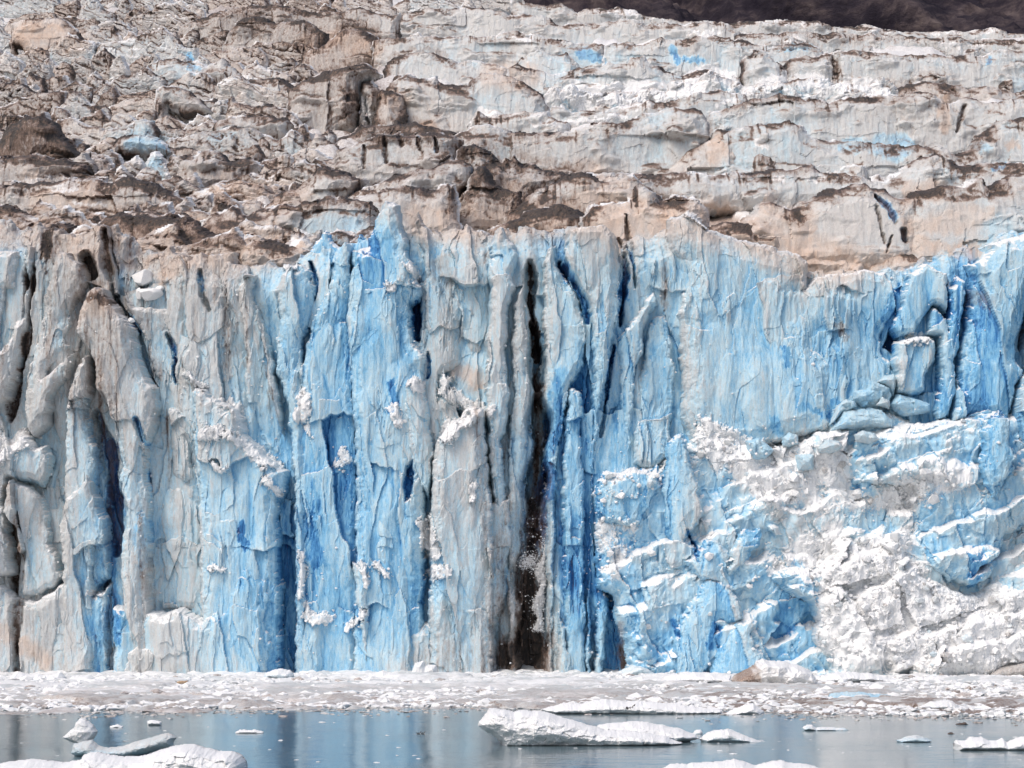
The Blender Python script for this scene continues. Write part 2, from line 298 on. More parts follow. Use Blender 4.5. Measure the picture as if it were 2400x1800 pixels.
# upper icefall: silt patches, soot streaks, blue windows
for v_, w_, s_ in [(.95, 20, 'A 60,800 280,710 330,780 450,900'), (.9, 26, 'A 100,900 300,850 400,980'), (.9, 24, 'A 760,1180 900,1200 1100,1230 1250,1300'),
                   (.85, 26, 'A 1400,1380 1500,1300 1560,1380'), (.9, 26, 'A 330,1450 460,1450'), (.85, 22, 'A 900,1500 1150,1560 1300,1600'), (.9, 18, 'A 1330,1460 1600,1600'),
                   (.8, 16, 'A 880,230 980,220 1040,290'), (.85, 30, 'A 1500,60 1650,100 1700,240'), (.8, 24, 'A 1900,300 2100,200'), (.9, 22, 'A 2050,520 2212,480'),
                   (.9, 20, 'A 870,0 900,60'), (.9, 30, 'B 20,180 90,180 220,230'), (.7, 26, 'B 90,230 100,360'), (.85, 18, 'B 0,430 150,400 250,450'), (.8, 14, 'B 300,400 480,330 700,370'),
                   (.85, 24, 'B 0,530 60,700 20,800'), (.8, 14, 'B 120,520 240,580 390,620'), (.9, 14, 'B 20,860 370,790 600,830'), (.8, 20, 'B 370,860 480,960'),
                   (.85, 18, 'B 780,930 900,930 1000,1020 1080,1100'), (.8, 20, 'B 880,1080 940,1160 820,1260'), (.8, 18, 'B 1130,1000 1250,1060 1400,1090'), (.9, 20, 'B 1100,1380 1300,1200 1560,1100'),
                   (.98, 34, 'B 1050,1440 1300,1350 1450,1340 1600,1420'), (.8, 14, 'B 1560,1260 1600,1200'), (.8, 24, 'B 2050,1280 2212,1350'),
                   (.6, 14, 'B 1700,850 1740,1000'), (.5, 30, 'B 1100,900 1300,900'), (.6, 12, 'B 1100,380 1120,310'), (.5, 26, 'B 1400,100 1600,110'), (.5, 16, 'C 40,230 80,360'),
                   (.6, 16, 'C 640,310 860,300'), (.7, 18, 'C 1300,570 1500,550'), (.55, 14, 'C 1240,640 1280,760'), (.6, 24, 'C 1560,530 1700,600'), (.6, 14, 'C 1690,620 1670,900'),
                   (.6, 20, 'C 1500,1250 1900,1180'), (.6, 20, 'C 1450,1300 1500,1330'), (.5, 30, 'C 0,1180 150,1280'), (.6, 16, 'C 950,350 1000,500'), (.5, 20, 'C 400,1210 800,1220'),
                   (.6, 14, 'C 160,1460 300,1440 640,1500'), (.6, 12, 'C 850,1580 1080,1650'), (.5, 26, 'C 1000,250 1400,260'), (.6, 10, 'C 1040,1100 1180,1080')]:
    stroke('d', v_, w_, s_, w_*.9)
for v_, w_, s_ in [(.8, 26, 'A 2000,300 2200,250'), (.6, 30, 'B 80,300 200,330'), (.7, 26, 'B 270,620 380,680'), (.6, 40, 'B 1000,500 1200,520'), (.7, 34, 'B 1020,1220 1150,1260'),
                   (.8, 40, 'B 1700,1350 1950,1380'), (.6, 40, 'B 1600,1150 1800,1250'), (.8, 22, 'C 180,900 250,1000 160,1080'), (.8, 16, 'C 1680,650 1680,900'), (.7, 30, 'C 1400,1250 1700,1250'),
                   (.6, 40, 'C 500,1350 850,1500'), (.6, 40, 'C 1400,1500 2000,1400'), (.8, 12, 'C 2080,950 2180,960'), (.8, 14, 'B 540,830 600,850'), (.9, 26, 'C 1450,1620 1900,1640'),
                   (.7, 40, 'A 200,250 500,280'), (.6, 60, 'A 300,1250 600,1280'), (.6, 60, 'A 1500,1250 1900,1300'), (.7, 30, 'B 1400,1400 1600,1300')]:
    stroke('t', v_, w_, s_, w_)
for v_, w_, s_ in [(.55, 20, 'A 1230,380 1280,460'), (.35, 30, 'A 860,950 1050,930'), (.35, 26, 'A 1400,880 1500,880'), (.6, 26, 'B 1560,350 1680,400'), (.7, 14, 'B 2150,320 2180,420'), (.6, 14, 'C 20,400 120,410'),
                   (.5, 16, 'C 640,340 840,300'), (.7, 8, 'C 1990,340 1970,440'), (.9, 3, 'B 490,880 515,990'), (.9, 3, 'B 605,900 630,1010'), (.5, 3, 'B 650,870 670,960'), (.6, 4, 'B 840,1060 850,1110'),
                   (.8, 12, 'C 1240,1260 1330,1370 1370,1470'), (.9, 10, 'C 1410,1490 1430,1590'), (.7, 14, 'C 2000,1110 2060,1090'), (.4, 40, 'C 1000,960 1500,980'), (.4, 20, 'C 1880,950 1960,980')]:
    stroke('b', v_, w_, s_, w_*.5)
for v_, w_, s_ in [(1.5, 4, 'B 490,880 515,990'), (1.5, 4, 'B 605,900 630,1010'), (1.5, 6, 'C 1240,1260 1330,1370 1370,1470'), (2, 8, 'C 1410,1490 1430,1590'), (1, 3, 'C 1240,1330 1290,1600'), (1, 3, 'C 1340,1540 1300,1659'),
                   (1.2, 5, 'B 370,860 395,960'), (1.2, 5, 'B 280,880 300,1080'), (1.2, 5, 'B 150,940 155,1120'), (1.5, 8, 'C 990,330 985,530'), (1.5, 5, 'C 1830,680 1750,880')]:
    stroke('c', v_, w_, s_, w_)
for w_, s_ in [(24, 'B 1350,600 1500,620 1700,600 1900,590 2212,560'), (20, 'B 1500,680 1800,680 2100,660'), (26, 'C 0,560 150,480 350,520'), (20, 'C 450,570 700,520 900,540'), (16, 'C 950,560 1250,560'),
               (16, 'B 880,740 1030,770'), (10, 'B 1200,840 1500,820 1850,770'), (14, 'B 1100,240 1240,250'), (16, 'B 1600,80 1850,70 2100,110'), (14, 'C 380,140 880,130'), (14, 'C 1150,160 1350,200'), (14, 'C 1600,200 2050,190'),
               (8, 'C 200,700 350,660'), (10, 'C 520,1180 650,1180'), (10, 'C 780,1180 1050,1170'), (10, 'C 450,930 550,980'), (12, 'C 1640,310 1780,310'), (10, 'C 1850,320 1960,300'),
               (8, 'B 230,1220 330,1150'), (6, 'B 100,1270 300,1200 450,1190'), (10, 'A 200,1190 600,1170 740,1200'), (6, 'A 500,1350 740,1350'), (6, 'A 1400,540 1700,490'), (14, 'A 150,1230 550,1240'),
               (8, 'C 0,240 250,220'), (8, 'C 620,280 780,270'), (14, 'C 0,1400 150,1490')]:
    stroke('s', .9, w_, s_, w_*.8)

# ------------------------------------------------------------------ helpers: materials
def N(nt, t, **k):
    n = nt.nodes.new(t)
    for a, v in k.items():
        if isinstance(a, str) and a.startswith('i_'): n.inputs[a[2:]].default_value = v
        else: setattr(n, a, v)
    return n
def mat(name):
    m = bpy.data.materials.new(name); m.use_nodes = True; t = m.node_tree; t.nodes.clear()
    o = t.nodes.new('ShaderNodeOutputMaterial'); p = t.nodes.new('ShaderNodeBsdfPrincipled')
    t.links.new(p.outputs[0], o.inputs[0]); return m, t, p, o
def ramp(t, stops, interp='LINEAR'):
    r = t.nodes.new('ShaderNodeValToRGB'); r.color_ramp.interpolation = interp
    e = r.color_ramp.elements
    while len(e) < len(stops): e.new(.5)
    for q, (p_, c_) in zip(e, stops): q.position = p_; q.color = (*c_, 1) if len(c_) == 3 else c_
    return r
def math_(t, op, a=None, b=None, c=None, clamp=False):
    n = t.nodes.new('ShaderNodeMath'); n.operation = op; n.use_clamp = clamp
    for i, v in enumerate((a, b, c)):
        if v is None: continue
        if isinstance(v, (int, float)): n.inputs[i].default_value = v
        else: t.links.new(v, n.inputs[i])
    return n.outputs[0]
def mixc(t, f, a, b):
    n = t.nodes.new('ShaderNodeMix'); n.data_type = 'RGBA'
    for k, v in ((0, f), (6, a), (7, b)):
        if isinstance(v, (int, float)): n.inputs[k].default_value = v
        elif isinstance(v, tuple): n.inputs[k].default_value = (*v, 1)
        else: t.links.new(v, n.inputs[k])
    return n.outputs[2]
def noise(t, vec, scale, sc3=(1, 1, 1), detail=6, rough=.55, dist=0):
    mp = t.nodes.new('ShaderNodeMapping'); mp.inputs['Scale'].default_value = sc3; t.links.new(vec, mp.inputs[0])
    n = t.nodes.new('ShaderNodeTexNoise'); n.inputs['Scale'].default_value = scale; n.inputs['Detail'].default_value = detail
    n.inputs['Roughness'].default_value = rough; n.inputs['Distortion'].default_value = dist
    t.links.new(mp.outputs[0], n.inputs[0]); return n.outputs[0]

def ice_material(name, streak=1.0, fine=1.0, bump=.45, rough=.55, sss=0):
    """glacier ice: attribute 'ice' holds R blue ice, G grit, B snow and painted bright rims, A tan silt (all surveyed or from the relief)"""
    m, t, p, o = mat(name)
    geo = t.nodes.new('ShaderNodeNewGeometry'); pos = geo.outputs['Position']
    at = N(t, 'ShaderNodeAttribute', attribute_name='ice'); sp = t.nodes.new('ShaderNodeSeparateColor'); t.links.new(at.outputs['Color'], sp.inputs[0])
    b, d, s = sp.outputs; tan = at.outputs['Alpha']
    st = noise(t, pos, 1.1, (1.6, 1.6, .16), 7, .62, .4)
    st2 = noise(t, pos, 4.5, (1.4, 1.4, .22), 5, .6)
    mo = noise(t, pos, .55*fine, (1, 1, .8), 8, .6, .3)
    gr = noise(t, pos, 2.6*fine, (1, 1, .55), 8, .78)
    gn = noise(t, pos, 9*fine, (1.2, 1.2, .8), 5, .75)
    b1 = math_(t, 'MULTIPLY_ADD', math_(t, 'SUBTRACT', st, .5), .58*streak, b)
    b1 = math_(t, 'MULTIPLY_ADD', math_(t, 'SUBTRACT', st2, .5), .45*streak, b1)
    st3 = noise(t, pos, 9, (1.5, 1.5, .13), 4, .65)
    b1 = math_(t, 'MULTIPLY_ADD', math_(t, 'SUBTRACT', st3, .5), .34*streak, b1)
    b1 = math_(t, 'MULTIPLY_ADD', math_(t, 'SUBTRACT', mo, .5), .35, b1)
    cr = ramp(t, [(0, (.57, .585, .585)), (.14, (.55, .62, .655)), (.28, (.50, .67, .755)), (.42, (.38, .61, .765)), (.60, (.205, .48, .715)), (.76, (.08, .29, .57)), (.88, (.025, .17, .42)), (1, (.008, .06, .20))])
    t.links.new(b1, cr.inputs[0])
    col = cr.outputs[0]
    # tan silt film
    tm = math_(t, 'MULTIPLY', tan, math_(t, 'MULTIPLY_ADD', mo, 1.6, -.1, True), None, True)
    col = mixc(t, tm, col, (.62, .46, .36))
    # grit: more of it darkens from warm grey through brown to near black
    d1 = math_(t, 'MULTIPLY_ADD', math_(t, 'SUBTRACT', gr, .5), 1.15, d)
    d1 = math_(t, 'MULTIPLY_ADD', math_(t, 'SUBTRACT', st2, .5), .5, d1)
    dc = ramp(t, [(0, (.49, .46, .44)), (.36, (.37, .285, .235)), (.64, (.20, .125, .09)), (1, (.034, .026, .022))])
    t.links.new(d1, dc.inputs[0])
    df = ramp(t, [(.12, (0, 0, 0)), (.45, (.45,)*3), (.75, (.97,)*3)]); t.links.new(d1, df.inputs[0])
    # snow, crushed ice and the painted bright rims
    s1 = math_(t, 'MULTIPLY_ADD', math_(t, 'SUBTRACT', gr, .5), 1.2, s)
    s1 = math_(t, 'MULTIPLY_ADD', math_(t, 'SUBTRACT', mo, .5), .7, s1)
    sf = ramp(t, [(.35, (0, 0, 0)), (.62, (.95,)*3)]); t.links.new(s1, sf.inputs[0])
    col = mixc(t, sf.outputs[0], col, (.835, .84, .845))
    col = mixc(t, df.outputs[0], col, dc.outputs[0])
    hs = t.nodes.new('ShaderNodeHueSaturation'); t.links.new(math_(t, 'MULTIPLY_ADD', math_(t, 'SUBTRACT', gn, .5), .9, 1.0), hs.inputs['Value']); t.links.new(col, hs.inputs['Color'])
    t.links.new(hs.outputs[0], p.inputs['Base Color'])
    p.inputs['Roughness'].default_value = rough
    p.inputs['Specular IOR Level'].default_value = .35
    if sss: p.inputs['Subsurface Weight'].default_value = sss; p.inputs['Subsurface Radius'].default_value = (.25, .6, 1.0); p.inputs['Subsurface Scale'].default_value = .35
    bn = noise(t, pos, 2.2*fine, (1.3, 1.3, .6), 10, .72)
    bn = math_(t, 'MULTIPLY_ADD', gn, .30, bn)
    bp = t.nodes.new('ShaderNodeBump'); bp.inputs['Strength'].default_value = bump; bp.inputs['Distance'].default_value = .5/fine
    t.links.new(bn, bp.inputs['Height']); t.links.new(bp.outputs[0], p.inputs['Normal'])
    return m
M_ICE = ice_material('glacier_ice', sss=0)
M_UP = ice_material('weathered_ice', streak=.45, fine=.75, bump=.4, rough=.65)
M_SNOW = ice_material('crushed_ice', streak=.3, fine=1.6, bump=.4, rough=.6)

# ------------------------------------------------------------------ helpers: meshes and objects
LABELS = {}
def tag(o, label=None, cat=None, group=None, kind=None):
    if label: o['label'] = label
    if cat: o['category'] = cat
    if group: o['group'] = group
    if kind: o['kind'] = kind
    return o
def mesh_obj(name, V, F, material, col=None, origin=None, parent=None, smooth=True):
    V = np.asarray(V, np.float32); F = np.asarray(F, np.int32)
    org = np.zeros(3, np.float32) if origin is None else np.asarray(origin, np.float32)
    me = bpy.data.meshes.new(name); n = F.shape[1]
    me.vertices.add(len(V)); me.vertices.foreach_set('co', (V-org).ravel())
    me.loops.add(F.size); me.loops.foreach_set('vertex_index', F.ravel())
    me.polygons.add(len(F)); me.polygons.foreach_set('loop_start', np.arange(0, F.size, n, dtype=np.int32))
    me.polygons.foreach_set('use_smooth', np.full(len(F), smooth))
    me.update(calc_edges=True)
    if col is not None:
        ca = me.color_attributes.new('ice', 'FLOAT_COLOR', 'POINT'); ca.data.foreach_set('color', np.asarray(col, np.float32).ravel())
    me.materials.append(material)
    o = bpy.data.objects.new(name, me); o.location = org; C.objects.link(o)
    if parent: o.parent = parent; o.location = (0, 0, 0) if origin is None else o.location
    return o
def quads(mask):
    """faces of a grid where all four corners are kept, plus the compact vertex numbering"""
    idx = np.full(mask.shape, -1, np.int32)
    f = mask[:-1, :-1] & mask[1:, :-1] & mask[:-1, 1:] & mask[1:, 1:]
    used = np.zeros(mask.shape, bool)
    used[:-1, :-1] |= f; used[1:, :-1] |= f; used[:-1, 1:] |= f; used[1:, 1:] |= f
    idx[used] = np.arange(used.sum())
    F = np.stack([idx[:-1, :-1][f], idx[:-1, 1:][f], idx[1:, 1:][f], idx[1:, :-1][f]], 1)
    return used, F

def relief(x, z, kind, s, k=1.0):
    """metres of relief towards the viewer's side of the glacier, and a random number per chip"""
    if kind == 'front':
        j1 = .22*fbm(x/1.2, z/3, 2, s+55); j2 = .5*fbm(x/1.5, z/2.2, 2, s+65)
        wx = x+1.3*fbm(x/5, z/11, 3, s+50)+j1; wz = z+3*fbm(x/6, z/8, 2, s+60)+j2
        a, ia = facet(wx/3.2+wz/40, wz/9, s+1, 1.0, .9)
        p, ip = blades(wx/2.5-wz/60, wz/11, s+101, 1.2, .6)
        b, ib = facet(wx/1.3-wz/22, wz/4.2, s+11, 1.0, .9)
        q, iq = blades(wx/.95+wz/50, wz/4.4, s+111, 1.3, .7)
        c, ic = blades(wx/.42, wz/1.9, s+121, 1.2, .8)
        f = fbm(x/1.5, z/9, 4, s+31, True)
        rg = sstep(fbm(x/5, z/9, 3, s+35), -.05, .4)
        g2, _ = facet(wx/6+wz/30, wz/17, s+131, .9, 1.0)
        return k*(2.6*g2+1.3*a+.32*p+.30*b+(.03+.34*rg)*q+.20*rg*c+.16*f+.04*fbm(x/.4, z/.8, 2, s+41)), ip*.35+iq*.35+ic*.3
    if kind == 'upper':
        wx = x+1.5*fbm(x/9, z/9, 2, s+50)+.25*fbm(x/1.3, z/1.3, 2, s+52); wz = z+1.0*fbm(x/7, z/5, 2, s+60)+.2*fbm(x/1.1, z/1.1, 2, s+62)
        a, ia = facet(wx/7.5, wz/6.5, s+1, .8, 1.0)
        b, ib = blades(wx/3.4, wz/2.6, s+11, 1, 1)
        c, ic = facet(wx/1.5, wz/1.3, s+21, 1, 1)
        f = fbm(x/2.0, z/9, 3, s+31, True); rg = sstep(fbm(x/9, z/5, 3, s+33), -.02, .4)
        t1 = tiers(wx, wz, s+71, 5.0, .42, .8); t2 = tiers(wx, wz, s+75, 1.5, .34, .7)
        pl = facet(wx/9, wz/40, s+81, 1.1, .6)[0]
        return k*(2.4*pl+1.3*a+.18*b+(.04+.30*rg)*c+.30*f+1.1*rg*t1+.8*rg*t2+.05*fbm(x/.6, z/.6, 2, s+41)), ia*.45+ib*.35+ic*.2
    if kind == 'jumble':
        wx = x+1.0*fbm(x/6, z/6, 2, s+50)+.2*fbm(x/1.1, z/1.1, 2, s+52); wz = z+.25*x+.8*fbm(x/4, z/4, 2, s+60)
        a, ia = facet(wx/4.5, wz/3.2, s+1, .9, 1.1)
        b, ib = blades(wx/2.2, wz/1.3, s+11, 1.1, 1)
        c, ic = facet(wx/.9, wz/.7, s+21, 1, 1)
        t1 = tiers(wx, wz, s+71, 2.6, .45, 1.0); t2 = tiers(wx, wz, s+75, .95, .38, .9)
        return k*(1.5*a+.35*b+.3*c+1.4*t1+1.0*t2+.25*fbm(x/1.3, z/4, 3, s+31, True)), ia*.45+ib*.3+ic*.25
    if kind == 'rubble':
        wx = x+.6*fbm(x/3, z/3, 2, s+50)+.12*fbm(x/.7, z/.7, 2, s+52); wz = z-.28*x+.9*fbm(x/4, z/4, 3, s+60)+.12*fbm(x/.7, z/.7, 2, s+62)
        a, ia = facet(wx/6+wz/14, wz/8, s+1, 1.0, 1.2)
        b, ib = facet(wx/2.4+wz/9, wz/3.4, s+11, 1.1, 1.3)
        c, ic = facet(wx/1.05, wz/1.3, s+21, 1.1, 1.3)
        e, ie = blades(wx/.5, wz/.6, s+27, 1.2, 1.2)
        p, ip = blades(wx/3.1+wz/12, wz/4.2, s+15, 1.1, 1.1)
        t1 = tiers(wx, wz, s+71, 6.5, .55, 1.3); t2 = tiers(wx, wz, s+75, 2.2, .4, 1.2)
        rg = sstep(fbm(x/5, z/5, 3, s+35), -.2, .35)
        return k*(2.6*a+1.5*b+.7*p+(.2+.75*rg)*c+(.03+.26*rg)*e+1.3*t1+.6*rg*t2+.6*fbm(x/1.6, z/5, 3, s+39, True)), ia*.3+ib*.4+ic*.3
    if kind == 'block':
        a, ia = facet(x/2.1, z/1.7, s+1, 1.1, 1.3); b, ib = blades(x/.7, z/.6, s+5, 1, 1)
        return k*(1.2*a+.12*b+.1*fbm(x/.8, z/.8, 3, s+3)), ia
    a, ia = facet(x/1.3, z/.8, s+1, .9, .8); b, ib = blades(x/.5+.3*fbm(x, z, 3, s+8), z/.3, s+15, 1, 1)
    return k*(.30*a+.12*b+.12*fbm(x/1.4, z/.8, 5, s+3)+.07*fbm(x/.25, z/.2, 3, s+9)), ia

NOBJ = [0]
DEP = np.full((280, 700), 352., np.float32)      # nearest ice surface on a 0.25 m (x, z) grid, x from -87.5, z from -2
def note_depth(x, y, z):
    i = ((x+87.5)*4).astype(int); j = ((z+2)*4).astype(int); m = (i >= 0) & (i < 700) & (j >= 0) & (j < 280)
    np.minimum.at(DEP, (j[m], i[m]), y[m])
def front_depth(px, py):
    y = 345.
    for _ in range(3):
        x, z = W(px, py, y); i = int((x+87.5)*4); j = int((z+2)*4)
        if not (0 <= i < 700 and 0 <= j < 280): return None
        y = float(DEP[j, i])
    return y
def slab(name, P, Y, D, R, res, kind='front', k=1.0, edge=.5, label=None, cat=None, group=None, kindtag=None, material=None,
         back=0., db=0., dd=0., ds=0., dt=0., lean=0., snowy=1.0, seed=None, flat=False, crest_dirt=0., warp=1.0, silt=.10, fixed=None, bevel=.45, mud=None):
    """solid body of ice with the surveyed outline P (photo px at distance Y), D metres thick towards the sea,
       rounded over R metres from its outline, chipped by relief()"""
    NOBJ[0] += 1; s = NOBJ[0]*101 if seed is None else seed
    PW = [W(px, py, Y) for px, py in P]
    xs = np.array([p[0] for p in PW]); zs = np.array([p[1] for p in PW])
    x0, x1, z0, z1 = xs.min()-edge, xs.max()+edge, max(zs.min()-edge, -1.5), zs.max()+edge
    gX, gZ = np.meshgrid(np.arange(x0, x1+res, res, dtype=np.float32), np.arange(z0, z1+res, res, dtype=np.float32))
    if flat: sd_ = np.full(gX.shape, 50., np.float32)
    else:
        eg = 2.5*edge**.5; ex = gX+edge*.8*fbm(gX/eg, gZ/eg, 5, s+71, gain=.62)*warp; ez = gZ+edge*.8*fbm(gX/eg, gZ/eg, 5, s+73, gain=.62)*warp
        sd_ = segdist(PW+[PW[0]], ex, ez); sd_ = np.where(inside(PW, ex, ez), sd_, -sd_)
    r = np.clip(sd_/R, 0, 1)
    prof = (1-bevel)*r+bevel*np.clip(sd_/(R*.35), 0, 1)**.6
    rel, cid = relief(gX, gZ, kind, s, k)
    px = 1200+gX/Y*FPX; py = HOR-(gZ-HC)/Y*FPX
    wx_ = 20*fbm(px/26, py/50, 6, 900, gain=.75); wy_ = 26*fbm(px/26, py/50, 6, 940, gain=.75)
    fade = np.clip(sd_/.5, 0, 1)
    sn0 = sample(SNOW, px+wx_, py+wy_) if fixed is None else 0
    if kind == 'front':
        lump, _ = relief(gX, gZ, 'rubble', s, .12); rel = rel + sstep(sn0, .35, .7)*(.1+lump)
    carve = sample(CARVE, px+wx_*.4, py) if not flat or fixed is None else 0
    y = Y - D*prof - (rel-.2*k)*fade + lean*(gZ-z0) + carve*fade
    fz, fx = np.gradient(y, res)
    up = fz/np.sqrt(1+fx*fx+fz*fz)
    def bl(A, n): return (np.roll(A, n, 0)+np.roll(A, -n, 0)+np.roll(A, n, 1)+np.roll(A, -n, 1))/4
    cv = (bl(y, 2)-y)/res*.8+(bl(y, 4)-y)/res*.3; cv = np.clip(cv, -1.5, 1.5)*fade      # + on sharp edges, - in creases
    sx, sy = px+wx_, py+wy_
    # recesses are tinted bluer, ridges paler; the chips differ a little
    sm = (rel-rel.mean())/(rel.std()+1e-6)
    if fixed is None:
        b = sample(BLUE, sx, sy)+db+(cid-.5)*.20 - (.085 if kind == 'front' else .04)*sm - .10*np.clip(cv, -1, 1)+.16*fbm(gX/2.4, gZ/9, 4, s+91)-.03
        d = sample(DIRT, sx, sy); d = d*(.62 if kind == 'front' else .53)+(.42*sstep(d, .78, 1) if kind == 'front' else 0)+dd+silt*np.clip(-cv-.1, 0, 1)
        sn = sn0*.85+ds+.12*np.clip(cv, 0, 1)
        tn = sample(TAN, sx, sy)+dt
    else:
        b = fixed[0]+(cid-.5)*.1+(.22*(1-sstep(gZ, .0, .55)) if fixed[1] < .3 else 0); d = fixed[1]+0*gX; sn = fixed[2]+0*gX; tn = fixed[3]+0*gX
        if mud: mm = 1-sstep(np.abs(px-mud[0])+14*fbm(gX, gZ, 3, 5), mud[1]*.5, mud[1]); d = d+mud[2]*mm; sn = sn-.5*mm; tn = tn+.6*mm
    sn = sn+snowy*.55*sstep(up, .3, .75)
    if kind == 'rubble' and fixed is None:
        nb = fbm(gX/3.2, gZ/3.6, 4, s+93); b = b+.20*nb; sn = sn-.55*np.clip(nb, -.3, 1)
    if kind == 'front' and fixed is None:
        gs = fbm(gX/.7+.4*fbm(gX/3, gZ/9, 2, s+97), gZ/16, 4, s+98); d = d+.55*np.clip(d*2, 0, 1)*np.clip(gs, -.25, .6)+.12*sstep(gs, .3, .6)
        sn = sn-.45*tn
    if kind == 'front': b = b+.13*(1-sstep(sd_, .0, .9)); sn = sn+.25*sstep(up, .1, .6)*(1-sstep(sd_, 0, 1.2))  # fin sides tinted bluer; upward rims whitened as painted highlights
    if crest_dirt:
        lp = fbm(gX/7, gZ/3, 3, s+95)
        d = d+crest_dirt*.7*sstep(up, .35, .75)*sstep(lp, -.1, .25); sn = sn-.5*sstep(up, .3, .7)*sstep(lp, -.15, .2)
        dtop = sd_ + .45*fbm(gX/2.2, gZ/5, 4, s+81)
        lowcut = sstep(gZ, z0+.25*(z1-z0), z0+.5*(z1-z0)); patch = .1+.9*sstep(fbm(gX/6, gZ/9, 3, s+85), -.25, .35)
        d = d+crest_dirt*(1.1*(1-sstep(dtop, .15, .8))+.75*(1-sstep(dtop, .4, 3.2)))*lowcut*patch
        run = fbm(gX/.6+.3*fbm(gX, gZ/2, 2, s+88), gZ/8, 4, s+87); rp = sstep(fbm(gX/5, gZ/30, 2, s+86), -.1, .4)
        d = d+crest_dirt*1.1*sstep(run, .05, .4)*(1-sstep(sd_, .5, 5.5))*rp*lowcut
        wl = sstep(fbm(gX/7, gZ/20, 3, s+89), -.12, .12)*(1-sstep(dtop, .15, .75))  # white crest line: snow, and the lit ledge painted into the colour
        sn = sn+.8*wl; d = d*(1-.8*wl)
    col = np.stack([np.clip(b, 0, 1), np.clip(d, 0, 1), np.clip(sn, 0, 1), np.clip(tn, 0, 1)], -1)
    used, F = quads(sd_ > -res*.95)
    if len(F) == 0: return None
    V = np.stack([gX, y, gZ], -1)[used]; CC = col[used]
    if back:
        yb = Y + back*prof + .3*rel*fade + lean*(gZ-z0)
        VB = np.stack([gX, yb, gZ], -1)[used]; n = len(V)
        V = np.concatenate([V, VB]); CC = np.concatenate([CC, CC]); F = np.concatenate([F, F[:, ::-1]+n])
    org = ((x0+x1)/2, Y, max(z0, 0))
    if Y < 353: note_depth(V[:, 0], V[:, 1], V[:, 2])
    o = mesh_obj(name, V, F, material or M_ICE, CC, org, None, False)
    return tag(o, label, cat, group, kindtag)
# ------------------------------------------------------------------ the setting: mountain, glacier slope, water
def grid_mesh(name, X, Y, Z, m, col=None, kind='structure'):
    used, F = quads(np.ones(X.shape, bool))
    o = mesh_obj(name, np.stack([X, Y, Z], -1).reshape(-1, 3), F, m, None if col is None else col.reshape(-1, 4)); o['kind'] = kind
    return o
def far_mountain():
    m, t, p, o = mat('dark_rock'); geo = t.nodes.new('ShaderNodeNewGeometry'); pos = geo.outputs['Position']
    n1 = noise(t, pos, .012, (1, 1, 2.2), 9, .65, .5); n2 = noise(t, pos, .06, (1, 1, 1.5), 8, .7)
    r = ramp(t, [(.3, (.012, .010, .018)), (.47, (.030, .025, .034)), (.57, (.068, .054, .060)), (.70, (.15, .12, .115))])
    t.links.new(math_(t, 'MULTIPLY_ADD', math_(t, 'SUBTRACT', n2, .5), .5, n1), r.inputs[0]); t.links.new(r.outputs[0], p.inputs['Base Color'])
    p.inputs['Roughness'].default_value = .95; p.inputs['Specular IOR Level'].default_value = .1
    bp = t.nodes.new('ShaderNodeBump'); bp.inputs['Strength'].default_value = .6; bp.inputs['Distance'].default_value = 12; t.links.new(n2, bp.inputs['Height']); t.links.new(bp.outputs[0], p.inputs['Normal'])
    X, T = np.meshgrid(np.linspace(-1800, 2000, 420), np.linspace(0, 1, 200))
    # gullies run down to the right
    q = X*.8+T*700
    g = fbm(q/260, T*2.2+X/900, 6, 5, True); g2 = fbm(q/70, T*7, 5, 9, True)
    Y = 2300+T*1500-g*110-g2*28; Z = 250+T*1150+g*70+g2*16
    grid_mesh('mountain', X, Y, Z, m)
far_mountain()

def glacier_slope():
    ys = np.concatenate([np.linspace(352, 560, 260), np.linspace(561, 1500, 300)])
    u = np.linspace(-1, 1, 560)
    U, Y = np.meshgrid(u, ys); X = U*(110+.24*Y)
    rel, cid = relief(X/1.6, Y/2.2, 'upper', 77)
    Z = 56+.281*(Y-352)-5.5+rel*1.3+1.5*fbm(X/40, Y/30, 3, 8)
    Z = np.where(Y < 356, Z-1.5, Z)
    Z = Z-sstep(1200+X/Y*FPX, 1000, 1150)*np.maximum(0, Y-850)*.6
    px = 1200+X/Y*FPX; py = HOR-(Z-HC)/Y*FPX
    col = np.stack([sample(BLUE, px, py)*.6, np.clip(sample(DIRT, px, py)*.7+.12, 0, 1), .2+.6*sstep(rel, .8, 2.4), sample(TAN, px, py)+.15], -1)
    grid_mesh('glacier', X, Y, Z, M_UP, col)
glacier_slope()

def sea():
    m, t, p, o = mat('fjord_water'); geo = t.nodes.new('ShaderNodeNewGeometry'); pos = geo.outputs['Position']
    p.inputs['Base Color'].default_value = (.10, .155, .18, 1); p.inputs['Roughness'].default_value = .11; p.inputs['IOR'].default_value = 1.33
    a_ = noise(t, pos, .55, (.7, 1, 1), 4, .55); b_ = noise(t, pos, .09, (1, .6, 1), 3, .5)
    c_ = noise(t, pos, 2.4, (.6, 1, 1), 3, .5); a_ = math_(t, 'MULTIPLY_ADD', c_, .22, a_)
    hsum = math_(t, 'MULTIPLY_ADD', a_, math_(t, 'MULTIPLY_ADD', b_, 1.6, -.35, True), 0.0)
    bp = t.nodes.new('ShaderNodeBump'); bp.inputs['Strength'].default_value = .75; bp.inputs['Distance'].default_value = .16
    t.links.new(hsum, bp.inputs['Height']); t.links.new(bp.outputs[0], p.inputs['Normal'])
    X, Y = np.meshgrid(np.linspace(-900, 900, 60), np.linspace(-300, 600, 60))
    grid_mesh('water', X, Y, X*0, m)
sea()

